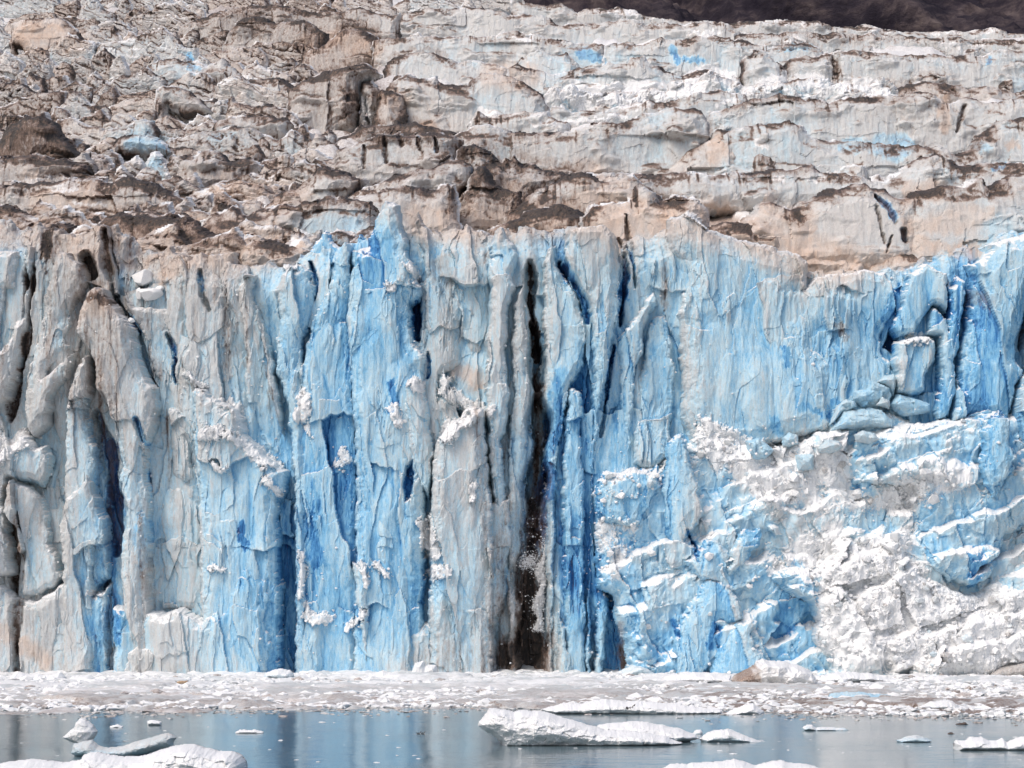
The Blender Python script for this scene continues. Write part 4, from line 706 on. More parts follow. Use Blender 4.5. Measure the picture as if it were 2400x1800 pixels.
# ------------------------------------------------------------------ the icefall above the front: long serac walls, then single seracs
# label | crest line | visible base row(s) | extras
WALLS = [
 ('serac ridge', 'far white and brown ice crest on the skyline against the dark mountain', 'B 1100,-60 B 1230,10 B 1340,20 B 1390,0 B 1450,15 B 1530,60 B 1600,40 B 1720,40 B 1800,30 B 1880,45 B 1960,90 B 2100,110 C 0,125 C 150,120 C 300,145 C 400,125 C 520,125 C 650,110 C 760,130 C 880,120 C 960,160 C 1120,165 C 1180,140 C 1260,170 C 1340,190 C 1480,200 C 1600,190 C 1850,200 C 1900,180 C 2030,170 C 2100,210 C 2212,215 C 2420,240', 66, {}),
 ('serac ridge', 'smooth broad pale ice wall below the skyline at top centre', 'B 230,190 B 300,130 B 400,75 B 560,35 B 700,45 B 830,30 B 900,35 B 1000,50 B 1060,65 B 1080,85 B 1180,75 B 1300,85 B 1360,110 B 1400,150 B 1500,140 B 1700,135 B 1830,110 B 1900,115 B 1980,150 B 2100,135 C 0,150 C 60,135 C 300,140 C 340,180 C 380,200', 84, {}),
 ('serac ridge', 'second tier of pale ice below the skyline at the upper right, brown on top', 'C 340,220 C 450,200 C 600,210 C 760,190 C 900,215 C 1000,200 C 1100,215 C 1220,205 C 1300,230 C 1420,215 C 1560,235 C 1700,230 C 1850,250 C 2000,240 C 2212,250 C 2420,260', 100, dict(dd=.1)),
 ('serac ridge', 'blue tinted ice wall streaked with soot right of top centre', 'B 1700,270 B 1800,265 B 1950,280 B 2040,240 B 2080,225 B 2212,250 C 60,225 C 200,205 C 300,235 C 420,240 C 480,270 C 560,290 C 700,270 C 780,262 C 880,290 C 920,330', 158, {}),
 ('serac ridge', 'long dripping soot stained ice wall with snow tops at the right', 'C 960,330 C 1020,315 C 1150,305 C 1300,325 C 1380,340 C 1500,340 C 1640,335 C 1700,345 C 1820,335 C 1960,350 C 2010,310 C 2150,300 C 2212,305 C 2420,300', 196, {}),
 ('serac ridge', 'long second ice wall from the brown hump to the right of top centre', 'B 200,250 B 260,235 B 400,225 B 560,215 B 740,220 B 860,215 B 960,220 B 1040,195 B 1130,185 B 1190,205 B 1260,210 B 1350,235 B 1500,265 B 1650,270 B 1720,300', 150, {}),
 ('serac ridge', 'brown capped hump of ice with rusty streaks at upper left of centre', 'A 1930,420 A 1960,340 A 2050,300 A 2130,250 A 2180,200 B 0,180 B 60,160 B 110,175 B 170,185 B 240,235 B 260,300', 146, dict(dt=.35, dd=.1)),
 ('serac_block', 'pale rectangular ice block left of the dark vertical stain at the right', 'C 660,400 C 700,370 C 780,350 C 860,350 C 920,335 C 990,330 C 995,520', 196, {}),
 ('serac_block', 'tall clean pale block leaning against the tiers, right of centre', 'C 370,500 C 385,400 C 410,345 C 440,355 C 480,310 C 550,315 C 600,380 C 650,400 C 690,500', 204, dict(dd=-.2)),
 ('serac ridge', 'low scalloped pale ice tier with a cream tongue in front of the blue window', 'B 1080,430 B 1130,400 B 1250,440 B 1400,460 B 1540,430 B 1680,430 B 1720,390 B 1850,400 B 1880,350 B 1960,345 B 1980,380 B 2100,440 B 2212,470 C 60,440 C 170,440 C 380,500', 206, dict(dd=-.08)),
 ('serac ridge', 'pair of cream ice flakes below the blue window near top centre', 'B 1140,390 B 1200,340 B 1300,305 B 1360,340 B 1400,350 B 1460,330 B 1550,420', 158, dict(dd=-.2)),
 ('serac ridge', 'arched sooty crest over a pale step at upper centre', 'B 280,410 B 330,360 B 430,330 B 520,315 B 600,330 B 680,365 B 760,395 B 860,380 B 960,405 B 1060,430 B 1110,460', 175, {}),
 ('serac ridge', 'broad smooth cream ice face with soot nicks left of centre in the icefall', 'B 270,560 B 330,510 B 410,455 B 480,470 B 560,490 B 620,465 B 660,520 B 800,540 B 900,450 B 1000,450 B 1130,470 B 1220,540 B 1310,600 B 1350,680 B 1350,800', 292, dict(dt=.2)),
 ('serac_block', 'cream ice prism with a rusty brown edge left of the broad smooth face', 'B 190,830 B 210,720 B 250,560 B 290,570 B 340,570 B 390,600 B 420,720 B 440,860', 300, dict(dt=.35, dd=.05)),
 ('serac_block', 'wedge of pale ice with a black cap between the brown ribs', 'B 120,510 B 200,505 B 245,580 B 230,700 B 190,800 B 150,640', 290, {}),
 ('serac ridge', 'black and brown dirt crowned ribs at upper left of centre', 'A 1860,560 A 2000,470 A 2100,440 A 2190,420 B 60,400 B 150,380 B 200,410 B 270,460 B 120,530 B 100,850 B 0,860', 290, dict(dd=.12)),
 ('serac ridge', 'ridge of white tumbled ice blocks and pinnacles across right of centre', 'B 1310,600 B 1350,550 B 1420,590 B 1500,560 B 1600,600 B 1750,590 B 1850,565 B 1920,600 B 2020,560 B 2100,580 B 2130,530 B 2212,510 C 60,540 C 120,480 C 180,450 C 240,480 C 380,510 C 400,560 C 520,540 C 700,520 C 830,490 C 960,500 C 990,540 C 1200,560 C 1240,500 C 1290,490 C 1340,530 C 1400,560', 258, dict(ds=.5, dd=-.3, kind='rubble', k=.9)),
 ('serac ridge', 'low rounded ice humps above the central grey wall', 'B 1330,720 B 1370,680 B 1440,670 B 1490,720 B 1560,700 B 1660,720 B 1780,690 B 1900,660 B 2000,640 B 2100,660 B 2212,630 C 100,590 C 250,570 C 420,600 C 450,680', 270, {}),
 ('serac ridge', 'small pale ice steps under the cream face left of centre', 'B 830,800 B 870,720 B 960,750 B 1050,740 B 1130,720 B 1220,720 B 1340,710 B 1360,760 B 1480,800', 300, dict(ds=.25)),
 ('serac ridge', 'long grey ice wall with a black drip streak in the middle of the icefall', 'B 700,870 B 780,830 B 860,800 B 950,795 B 1020,820 B 1110,850 B 1180,835 B 1300,850 B 1400,840 B 1520,825 B 1650,810 B 1750,780 B 1850,770 B 1950,725 B 2060,700 B 2150,670 B 2212,680 C 60,680 C 130,695 C 170,740 C 200,1000', 395, dict(dd=.05)),
 ('serac ridge', 'highest long ice wall of the right side, stained orange near its right end', 'C 150,760 C 190,700 C 300,680 C 380,640 C 450,620 C 560,610 C 640,590 C 780,610 C 900,620 C 960,650 C 1030,610 C 1120,610 C 1250,600 C 1330,590 C 1400,600 C 1480,580 C 1560,575 C 1640,600 C 1690,640 C 1760,650 C 1850,600 C 1950,640 C 2050,650 C 2212,600 C 2420,590', 345, {}),
 ('serac ridge', 'dirt topped narrow ledge of ice above the right hand walls', 'C 1340,570 C 1440,545 C 1540,515 C 1640,520 C 1750,540 C 1860,570 C 1960,550 C 2080,570 C 2150,590 C 2212,580 C 2420,570', 225, dict(dd=.15, dt=.3)),
 ('serac ridge', 'grooved dark ice cliff with two blue slits left of centre', 'B -40,960 B 60,930 B 180,870 B 280,850 B 370,840 B 450,860 B 520,850 B 640,840 B 740,860 B 790,900 B 740,1000', 415, dict(dd=.08)),
 ('serac ridge', 'brown dirt crest running behind the grooved dark cliff', 'A 2100,960 B -40,880 B 60,850 B 140,810 B 230,785 B 310,800 B 360,765 B 410,790 B 470,780 B 560,805 B 680,830 B 760,850', 320, dict(dd=.25)),
 ('serac ridge', 'lower grey ice wall with a bright snow edge on the right', 'C 160,1090 C 200,900 C 260,850 C 330,810 C 410,800 C 520,775 C 620,770 C 700,765 C 790,790 C 830,860 C 920,900 C 1000,895 C 1150,905 C 1280,910 C 1420,930 C 1560,945 C 1680,940 C 1740,980 C 1770,1000 C 1850,960 C 1900,870 C 1960,840 C 2060,760 C 2150,760 C 2212,740 C 2420,730', 402, {}),
 ('serac ridge', 'tan and cream shoulder of ice left in the right hand tiers', 'B 2100,1100 B 2212,1000 C 80,930 C 180,880 C 240,830 C 300,830 C 330,900 C 420,1000 C 440,1110', 398, dict(dt=.4)),
 ('serac_block', 'dirt capped rounded boulder of ice low in the right tiers', 'C 430,1090 C 450,1010 C 500,975 C 560,990 C 640,1040 C 640,1080', 405, dict(dd=.1)),
 ('serac_block', 'small humped block of grey ice beside the white snow edge on the right', 'C 1010,1110 C 1050,1070 C 1120,1050 C 1190,1060 C 1200,1120', 410, {}),
 ('serac_block', 'stubby sooty tooth of ice on the ledge at right', 'C 1310,1080 C 1350,1020 C 1390,1020 C 1400,1080', 396, dict(dd=.2)),
 ('serac_block', 'white rounded tooth with black stripes on the lower right ledge', 'C 650,1190 C 660,1130 C 700,1110 C 740,1130 C 770,1190', 432, dict(ds=.4)),
 ('serac ridge', 'gentle dirt lined step of ice across the right middle', 'B 1500,1160 B 1600,1110 B 1800,1110 B 2000,1120 B 2212,1105 C 100,1105 C 280,1110 C 480,1100 C 600,1080 C 740,1080 C 840,1060 C 900,1090 C 1000,1110 C 1150,1150 C 1300,1160 C 1420,1090 C 1550,1000 C 1640,975 C 1700,1010 C 1800,1050 C 1860,1060 C 1960,1040 C 2130,1045 C 2212,1050 C 2420,1040', 450, {}),
 ('serac ridge', 'dirty brown peaked ice mass with sharp horn in the centre', 'B 740,960 B 790,925 B 860,920 B 930,940 B 990,970 B 1030,1030 B 1070,990 B 1110,1010 B 1130,975 B 1180,1040 B 1240,1045 B 1330,1090 B 1430,1100 B 1480,1130 B 1400,1250 B 1260,1330', 490, dict(dd=.12)),
 ('serac ridge', 'dark squarish tower of dirty ice at centre left of the peaked mass', 'B 740,1420 B 770,1260 B 810,1220 B 830,1120 B 880,1060 B 940,1070 B 970,1110 B 1010,1190 B 1100,1220 B 1180,1230 B 1180,1340', 508, dict(dd=.12)),
 ('serac ridge', 'cream and grey ice bank crossing below the grooved dark cliff', 'B -40,1290 B 120,1220 B 240,1200 B 380,1110 B 480,1080 B 560,1080 B 640,1030 B 720,1010 B 790,1020 B 850,1060 B 850,1140 B 800,1260', 500, {}),
 ('serac ridge', 'scooped ice ledge with a white lip above the left spires', 'B -40,1330 B 60,1270 B 180,1240 B 300,1200 B 440,1190 B 560,1210 B 680,1160 B 740,1190 B 760,1290 B 780,1420', 530, {}),
 ('serac ridge', 'dirt banded curved ridge with sooty ribs just right of centre', 'B 1050,1400 B 1160,1310 B 1260,1220 B 1350,1180 B 1450,1130 B 1540,1095 B 1620,1110 B 1700,1160 B 1780,1130 B 1900,1130 B 2000,1200 B 2100,1270 B 2120,1400', 520, dict(dt=.15)),
 ('gravel_mound', 'dark brown gravel covered dome of ice at the lip of the front', 'B 950,1480 B 1080,1420 B 1200,1360 B 1300,1320 B 1430,1312 B 1540,1345 B 1620,1400 B 1700,1460 B 1760,1530 B 1790,1600', 560, dict(dd=.3)),
 ('serac ridge', 'smooth cream saddle of ice with a rounded white boulder above the blue cracks', 'B 1560,1380 B 1640,1320 B 1760,1290 B 1860,1290 B 1920,1180 B 1980,1175 B 2040,1230 B 2080,1290 B 2150,1240 B 2212,1260 C 80,1260 C 160,1310 C 190,1400', 575, dict(dt=.35, dd=-.1, k=.6)),
 ('serac ridge', 'wide cream and grey ice face split by a jagged blue cleft at the right', 'C 300,1500 C 420,1380 C 490,1290 C 600,1290 C 720,1330 C 840,1260 C 900,1220 C 1050,1190 C 1210,1165 C 1330,1210 C 1400,1250 C 1480,1250 C 1560,1250', 600, dict(dt=.3, dd=-.08, k=.7)),
 ('serac ridge', 'wide grey speckled ice face with a brown cornice at the right edge', 'C 1390,1560 C 1400,1420 C 1430,1300 C 1500,1220 C 1600,1200 C 1750,1180 C 1900,1150 C 1960,1130 C 2010,1190 C 2090,1130 C 2140,1100 C 2212,1105 C 2420,1080', 600, dict(dd=.03, k=.7)),
 ('serac ridge', 'dirt lined sloping crust above the smooth domed face', 'C 0,1480 C 150,1470 C 250,1420 C 400,1430 C 500,1450 C 620,1450 C 700,1490 C 850,1560 C 950,1600 C 1060,1640 C 1200,1659 C 1200,1720', 612, dict(dt=.3, dd=.05)),
 ('serac ridge', 'orange brown crumbling lip above the deep blue notch at right', 'C 1150,1720 C 1300,1640 C 1420,1610 C 1560,1600 C 1700,1640 C 1850,1600 C 1990,1590 C 2050,1659 C 2060,1720', 620, dict(dt=.6, dd=.05)),
 # the left of the icefall
 ('serac ridge', 'pink grey smooth slab of ice near the top left corner', 'A 60,140 A 130,110 A 300,90 A 420,110 A 500,190 A 560,280 A 610,330 A 480,370 A 380,430 A 200,380 A 100,300', 118, dict(dt=.6, dd=-.1, k=.5)),
 ('serac ridge', 'dirty crest line high on the left with soot ribbed cliffs', 'A 1150,160 A 1280,110 A 1400,70 A 1500,40 A 1620,10 A 1760,10 A 1900,30 A 2000,60 A 2100,50 A 2212,60 B 120,20 B 210,60 B 330,90 B 380,60', 92, dict(dd=.12)),
 ('serac ridge', 'sooty ribbed cliff above the rusty hump at the top left of centre', 'A 1440,280 A 1520,120 A 1600,90 A 1700,80 A 1770,130 A 1880,120 A 1990,110 A 2060,180 A 2130,200 A 2100,330', 130, dict(dd=.15)),
 ('serac ridge', 'rippled blue grey window of ice in the upper left', 'A 870,480 A 920,420 A 1040,370 A 1130,360 A 1230,400 A 1340,420 A 1440,360 A 1520,430 A 1560,470 A 1600,560 A 1300,560', 200, dict(dd=-.12, k=.7)),
 ('serac ridge', 'pale steep step of ice left of the rusty hump', 'A 1540,540 A 1620,500 A 1700,490 A 1800,485 A 1900,530 A 1960,600 A 1900,680', 235, {}),
 ('serac ridge', 'grey speckled wedge in the middle of the jumbled left slope', 'A 1000,560 A 1060,530 A 1150,540 A 1230,580 A 1310,650 A 1380,720 A 1200,760 A 1080,680', 268, dict(k=.6)),
 ('serac ridge', 'white and grey broad flake in the middle left of the icefall', 'A 1360,900 A 1390,780 A 1480,740 A 1560,730 A 1640,740 A 1720,740 A 1820,740 A 1900,800 A 1850,900 A 1500,930', 330, dict(k=.7)),
 ('serac ridge', 'bluish fluted ice faces in the middle of the jumbled left slope', 'A 700,960 A 760,880 A 860,850 A 960,860 A 1050,900 A 1100,980 A 1000,1020 A 800,1020', 368, dict(db=.12, dd=-.2, k=.7)),
 ('gravel_mound', 'big dark brown gravel covered ice pyramid at the left edge', 'A -80,960 A 0,880 A 60,790 A 150,730 A 220,740 A 280,695 A 330,770 A 400,850 A 490,960 A 560,1040 A 300,1080', 385, dict(dd=.3)),
 ('serac ridge', 'gravel strewn angular ridge left of the peaked centre', 'A 1150,1010 A 1250,1000 A 1340,950 A 1420,980 A 1500,1030 A 1620,1010 A 1720,1060 A 1640,1140', 415, dict(dd=.15)),
 ('serac ridge', 'pale corrugated ice steps at the far left below the gravel pyramid', 'A -80,1060 A 60,1000 A 200,990 A 330,1010 A 420,1020 A 560,1060 A 600,1120 A 400,1180', 425, dict(dd=.08)),
 ('serac ridge', 'long white snow bank with brown stain at lower left of the icefall', 'A -80,1200 A 120,1180 A 300,1160 A 500,1150 A 640,1150 A 740,1180 A 800,1130 A 860,1140 A 980,1170 A 1100,1220 A 1220,1290 A 1300,1340', 488, dict(dt=.2)),
 ('gravel_mound', 'brown gravel ridge above the left end of the front', 'A 620,1440 A 700,1380 A 790,1340 A 880,1380 A 1000,1390 A 1100,1380 A 1200,1390 A 1300,1470 A 1420,1500 A 1560,1530 A 1640,1620', 570, dict(dd=.3)),
 ('gravel_mound', 'small brown gravel cap over the sooty gully at the left end', 'A 260,1500 A 330,1450 A 400,1430 A 500,1460 A 520,1560 A 420,1600', 560, dict(dd=.35)),
 ('serac ridge', 'cream bank with tan streaks on the lip above the ribbed teal column', 'A 1550,1560 A 1650,1540 A 1800,1560 A 1960,1590 A 2050,1640 A 1980,1720', 600, dict(dt=.6)),
 ('serac ridge', 'pale angular ridge above the blue horn', 'A 1700,1350 A 1800,1240 A 1950,1180 A 2080,1060 A 2212,1080 B 60,1120 B 160,1160 B 40,1300', 500, {}),
 ('serac ridge', 'grimy ridge with black hollow left of the blue horn', 'A 1300,1420 A 1400,1360 A 1500,1320 A 1600,1380 A 1700,1330 A 1850,1310 A 2000,1300 A 2140,1250 B 60,1280 B 200,1300 B 240,1400', 548, dict(dd=.1)),
]
for n_, l_, P_, base, kw in WALLS:
    cr = pts(P_); Yw = max(yslope(base), 355.5); ext = 58
    if cr[-1][0] > cr[0][0]:
        bot = [(cr[-1][0]+4, max(base, cr[-1][1])+ext), (cr[0][0]-4, max(base, cr[0][1])+ext)]
    else: bot = []
    n_ = n_.replace(' ', '_')
    kw = dict(kw); kind = kw.pop('kind', 'upper'); k = kw.pop('k', 1.0)
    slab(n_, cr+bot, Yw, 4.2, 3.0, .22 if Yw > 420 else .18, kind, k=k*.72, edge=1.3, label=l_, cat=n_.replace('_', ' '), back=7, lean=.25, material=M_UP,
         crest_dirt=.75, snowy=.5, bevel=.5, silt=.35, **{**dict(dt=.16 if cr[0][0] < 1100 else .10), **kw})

# single small seracs filling the jumbled slope
NS = 0
PLACE = [(30, 20, 'in the top left corner'), (140, 90, 'around the pink grey slab'), (330, 40, 'under the top edge, left of the ribbed cliffs'), (560, 50, 'beside the sooty ribbed cliffs at the top'),
 (430, 165, 'by the rippled blue window'), (150, 190, 'on the slope below the pink grey slab'), (620, 170, 'just left of the rusty hump'), (60, 320, 'beside the big brown pyramid'),
 (260, 270, 'in the middle of the left slope'), (470, 260, 'near the grey speckled wedge'), (660, 280, 'left of the dirt crowned ribs'), (90, 430, 'above the long white snow bank'),
 (320, 370, 'near the bluish fluted faces'), (540, 360, 'below the broad white flake'), (740, 400, 'left of the cream bank'), (330, 470, 'in the dirty band over the lip'), (600, 480, 'behind the grimy hollow ridge'),
 (90, 555, 'on the lip at the far left'), (350, 565, 'on the brown lip above the perched boulders'), (620, 560, 'on the brown lip left of the blue horn'), (820, 520, 'just behind the tall blue spire'),
 (850, 10, 'along the top edge left of the skyline'), (1060, 60, 'under the left end of the skyline crest'), (1400, 110, 'on the ledge under the skyline crest'), (1800, 110, 'on the upper ledges right of centre'),
 (2200, 120, 'on the uppermost ledges at the right edge'), (1050, 200, 'above the broad cream face'), (1450, 200, 'near the blue window'), (1900, 200, 'at the foot of the soot stained wall'), (2250, 220, 'below the soot stained wall at the right edge'),
 (1150, 290, 'at the foot of the broad cream face'), (1600, 290, 'on the white tumbled ridge'), (2100, 300, 'on the highest long right wall'), (1050, 400, 'below the grooved dark cliff'), (1400, 400, 'below the long grey drip streaked wall'),
 (1800, 400, 'on the dirt lined right step'), (2200, 400, 'above the brown cornice'), (1050, 520, 'on the lip by the gravel dome'), (1500, 530, 'near the cream saddle'), (1900, 540, 'under the wide cleft face'), (2250, 540, 'on the lip at the right edge')]
USED = set()
def small_serac(px, base, w_, h_, k_):
    """one angular flake: an uneven outline that peaks off centre and leans"""
    n = random.choice([3, 4, 5, 6]); P = [(px-w_/2, base)]; lean_ = random.uniform(-.5, .9)*h_
    pk = random.uniform(.1, .9)
    for i in range(n):
        u = (i+.5)/n; d_ = (pk-u)/pk if u < pk else (u-pk)/(1-pk)
        hh = h_*(1-d_*random.uniform(.5, 1.0))+random.uniform(-.1, .1)*h_
        hh = max(hh, h_*.12); P.append((px-w_/2+u*w_+lean_*hh/h_*.5, base-hh))
    P += [(px+w_/2, base-h_*random.uniform(0, .3)), (px+w_/2+3, base+42), (px-w_/2-3, base+42)]
    Y = max(yslope(base), 356)
    dd_, db_, dt_, ds_ = random.uniform(-.15, .18), random.uniform(-.04, .16)*(random.random() < .6), random.uniform(0, .6), random.uniform(-.1, .3)
    size = 'tiny' if w_ < 45 else 'small' if w_ < 75 else 'broad' if w_ < 130 else 'wide'
    hue = 'gravel darkened' if dd_ > .11 else 'bluish' if db_ > .08 else 'tan stained' if dt_ > .4 else 'snow dusted' if ds_ > .18 else 'clean grey' if dd_ < -.06 else 'dirt flecked'
    form = 'centre-peaked' if .35 < pk < .65 else 'left-peaked' if pk <= .35 else 'right-peaked'
    place = min(PLACE, key=lambda q: (q[0]-px)**2+2.5*(q[1]-base+h_/2)**2)[2]
    for tall in ('', 'low ' if h_ < 42 else 'tall ', 'flat-sided ', 'rough ', 'leaning ', 'blunt '):
        lab = '%s%s %s %s serac %s' % (tall, size, hue, form, place)
        if lab not in USED: break
    USED.add(lab)
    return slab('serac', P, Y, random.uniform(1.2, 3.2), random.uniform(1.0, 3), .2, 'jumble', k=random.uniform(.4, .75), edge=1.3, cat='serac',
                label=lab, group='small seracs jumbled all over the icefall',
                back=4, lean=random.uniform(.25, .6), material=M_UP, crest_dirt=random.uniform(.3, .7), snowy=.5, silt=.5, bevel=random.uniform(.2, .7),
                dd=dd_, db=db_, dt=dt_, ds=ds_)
KL = ('small angular dirt flecked serac jammed among others on the left of the icefall', 'small seracs jumbled on the left slope')
KR = ('small pale ice block wedged between the long walls on the right of the icefall', 'small blocks between the right hand walls')
rows = [-8, 18, 44, 70, 100, 135, 165, 200, 232, 262, 295, 325, 360, 392, 425, 460, 492, 520, 545, 570, 590]
for ri, b_ in enumerate(rows):
    x = -40+random.uniform(-30, 10)
    xe = np.interp(b_, [-8, 18, 60, 150, 230, 300, 420, 520, 620], [1150, 1100, 560, 680, 700, 760, 800, 900, 780])
    while x < xe:
        w_ = min(260, 38+random.expovariate(1/52))*(1 if b_ > 200 else .8)
        small_serac(x+w_/2, b_+random.uniform(-12, 12), w_*1.2, min(70, random.uniform(22, 40)+w_*random.uniform(.05, .35)), KL); NS += 1
        x += w_*random.uniform(.6, 1.0)
for b_ in [110, 150, 200, 262, 300, 400, 440, 520, 560, 595]:
    x = np.interp(b_, [60, 300, 600], [900, 880, 900])+random.uniform(0, 120)
    while x < 2380:
        w_ = random.uniform(24, 70); small_serac(x, b_+random.uniform(-8, 8), w_, w_*random.uniform(.3, .6), KR); NS += 1
        x += random.uniform(60, 260)
print('small seracs', NS)

# ------------------------------------------------------------------ loose pieces of ice: chunks as closed angular bodies
def chunk_geo(r, s, sub=2, sq=(1, .8, .6), cut=3, rough=.05, rng_=(.35, .8)):
    """angular ice chunk: an icosphere cut by random planes"""
    V, F = ICO[sub]; V = V.copy(); g = np.random.default_rng(s)
    for _ in range(cut+5):
        n = g.normal(size=3); n /= np.linalg.norm(n); d = g.uniform(*rng_)
        q = V@n; V = V-np.maximum(q-d, 0)[:, None]*n
    V = V*(1+rough*g.normal(size=(len(V), 1)))*np.array(sq)*r
    a_ = g.uniform(0, 6.28); c, s_ = math.cos(a_), math.sin(a_)
    return V@np.array([[c, s_, 0], [-s_, c, 0], [0, 0, 1]]), F
def ico(n):
    import bmesh
    bm = bmesh.new(); bmesh.ops.create_icosphere(bm, subdivisions=n, radius=1)
    V = np.array([v.co[:] for v in bm.verts]); F = np.array([[v.index for v in f.verts] for f in bm.faces]); bm.free(); return V, F
ICO = {i: ico(i) for i in (1, 2, 3, 4)}
def scatter(name, items, m, label=None, cat=None, group=None, kind=None, smooth=False):
    """many chunks as one object (uncountable ice mush); items: x, y, z, radius, squash, blue, grit, snow, tan, sub"""
    VV, FF, CC, n = [], [], [], 0
    for i, (x, y, z, r, sq, cb, cd, cs, ct, sub) in enumerate(items):
        V, F = chunk_geo(r, 1000+i, sub, sq); VV.append(V+np.array([x, y, z])); FF.append(F+n); n += len(V)
        CC.append(np.tile([[cb, cd, cs, ct]], (len(V), 1)))
    o = mesh_obj(name, np.concatenate(VV), np.concatenate(FF), m, np.concatenate(CC), None, None, smooth)
    return tag(o, label, cat, group, kind)

def ywat(py): return HC*FPX/(py-HOR)     # distance of a point of the water surface seen at row py
# brash ice: a lumpy sheet of mush with open leads at its outer edge, plus loose chunks
def brash():
    X, Y = np.meshgrid(np.linspace(-95, 95, 900), np.concatenate([np.linspace(ywat(1700), ywat(1625), 360), np.linspace(ywat(1625)+.4, 353, 240)]))
    px = 1200+X/Y*FPX; Ye = ywat(np.interp(px, [0, 600, 1300, 1700, 2400], [1668, 1662, 1657, 1670, 1684])); t = (Y-Ye)/(353-Ye)
    a_, ia = facet((X+fbm(X/4, Y/6, 3, 5))/2.6, Y/4.5, 31, .8, .3); b_, ib = facet(X/.8, Y/1.5, 37, .9, .4)
    big, ig = facet(X/9+.4*fbm(X/6, Y/8, 3, 6), Y/12, 41, .8, .3)
    h = .10+.28*np.clip(a_, -.3, 1)*(ia > .25)+.14*b_+.35*sstep(big, .1, .6)*(ig > .5)+.14*fbm(X/3, Y/5, 4, 43)
    edge = t*3.4+.55*fbm(X/16, Y/26, 4, 47)+.45*fbm(X/2.5, Y/4, 4, 48)
    h = h*(1+.9*sstep(t, .55, 1))+.5*sstep(t, .88, 1)*np.clip(a_+.3, 0, 1)*1.6
    right = sstep(px, 1250, 1700)*(1-sstep(t, .45, .8))
    h = h - .55*(1-sstep(edge, -.15, .35)) - .10*right - .6*(1-sstep(t, -.14, -.03))
    col = np.stack([.03+.10*(ia > .82)+.05*ib+.18*sstep(t, .8, 1)*(ia > .6), np.clip(.14+.36*(1-sstep(t, .0, .7))*(.5+ib*.7)+.17*right*(ib > .35)+.12*fbm(X/9, Y/14, 3, 51), 0, 1),
                    np.clip(.52+.6*(ia-.5)+.2*(ib-.4)-.3*right-.25*(1-sstep(t, .05, .5))+.35*fbm(X/6, Y/12, 4, 53), 0, 1), .10*(ia > .5)+.15*sstep(fbm(X/8, Y/12, 2, 55), .1, .5)], -1)
    grid_mesh('brash_ice', X, Y, h, M_SNOW, col, 'stuff')
brash()
IT = []
g = np.random.default_rng(3)
for i in range(8200):
    t = g.random()**1.15; u = g.uniform(-.2, .2)*1.06; px = 1200+u*FPX; Ye = ywat(np.interp(px, [0, 600, 1300, 1700, 2400], [1668, 1662, 1657, 1670, 1684])); Y = Ye+t*(350-Ye); x = u*Y
    r = abs(g.normal())*.2+.07+.3*(g.random() < .05)+.4*sstep(np.float64(t), .85, 1)*g.random()
    IT.append((x, Y, .08+.25*t, r*1.3, (1.3, 1.2, .42+.3*g.random()), .02+.2*(g.random() < .12), .1*g.random()+.5*(g.random() < .06), .55+.35*g.random(), .3*(g.random() < .3), 1))
for i in range(1500):     # crumbs along the ragged outer edge
    u = g.uniform(-.2, .2)*1.05; py = np.interp(1200+u*FPX, [0, 600, 1300, 1700, 2400], [1664, 1658, 1653, 1664, 1676])+abs(g.normal())*9; Y = ywat(py); x = u*Y; r = .05+abs(g.normal())*.09
    IT.append((x, Y, .01, r*1.5, (1.4, 1, .35), .05, .55*g.random(), .5*g.random(), .3, 1))
for i in range(90):       # a few crumbs adrift on the open water
    py = g.uniform(1665, 1790); Y = ywat(py); x = g.uniform(-.2, .2)*Y; r = .04+abs(g.normal())*.06
    IT.append((x, Y, .0, r*1.5, (1.5, 1, .3), .05, .1, .8, .1, 1))
for i in range(5200):     # broken ice lying all over the collapsed slope
    px, py = g.uniform(1410, 2420), g.uniform(960, 1580)
    sv = sample(SNOW, np.array([px]), np.array([py]))[0]
    if sv < .45 and g.random() > .05 or g.random() < .7: continue
    YY = front_depth(px, py)
    if YY is None or YY > 343: continue
    r = .09+abs(g.normal())*.2+.45*(g.random() < .03); YY -= r*.3; x, z = W(px, py, YY)
    IT.append((x, YY, z, r*1.3, (1.1, .9, .85), .02+.22*g.random()*(g.random() < .5), .12*g.random()+.3*(g.random() < .05), .35+.5*g.random(), .2*(g.random() < .2), 1))
scatter('ice_crumbs', IT, M_SNOW, kind='stuff')

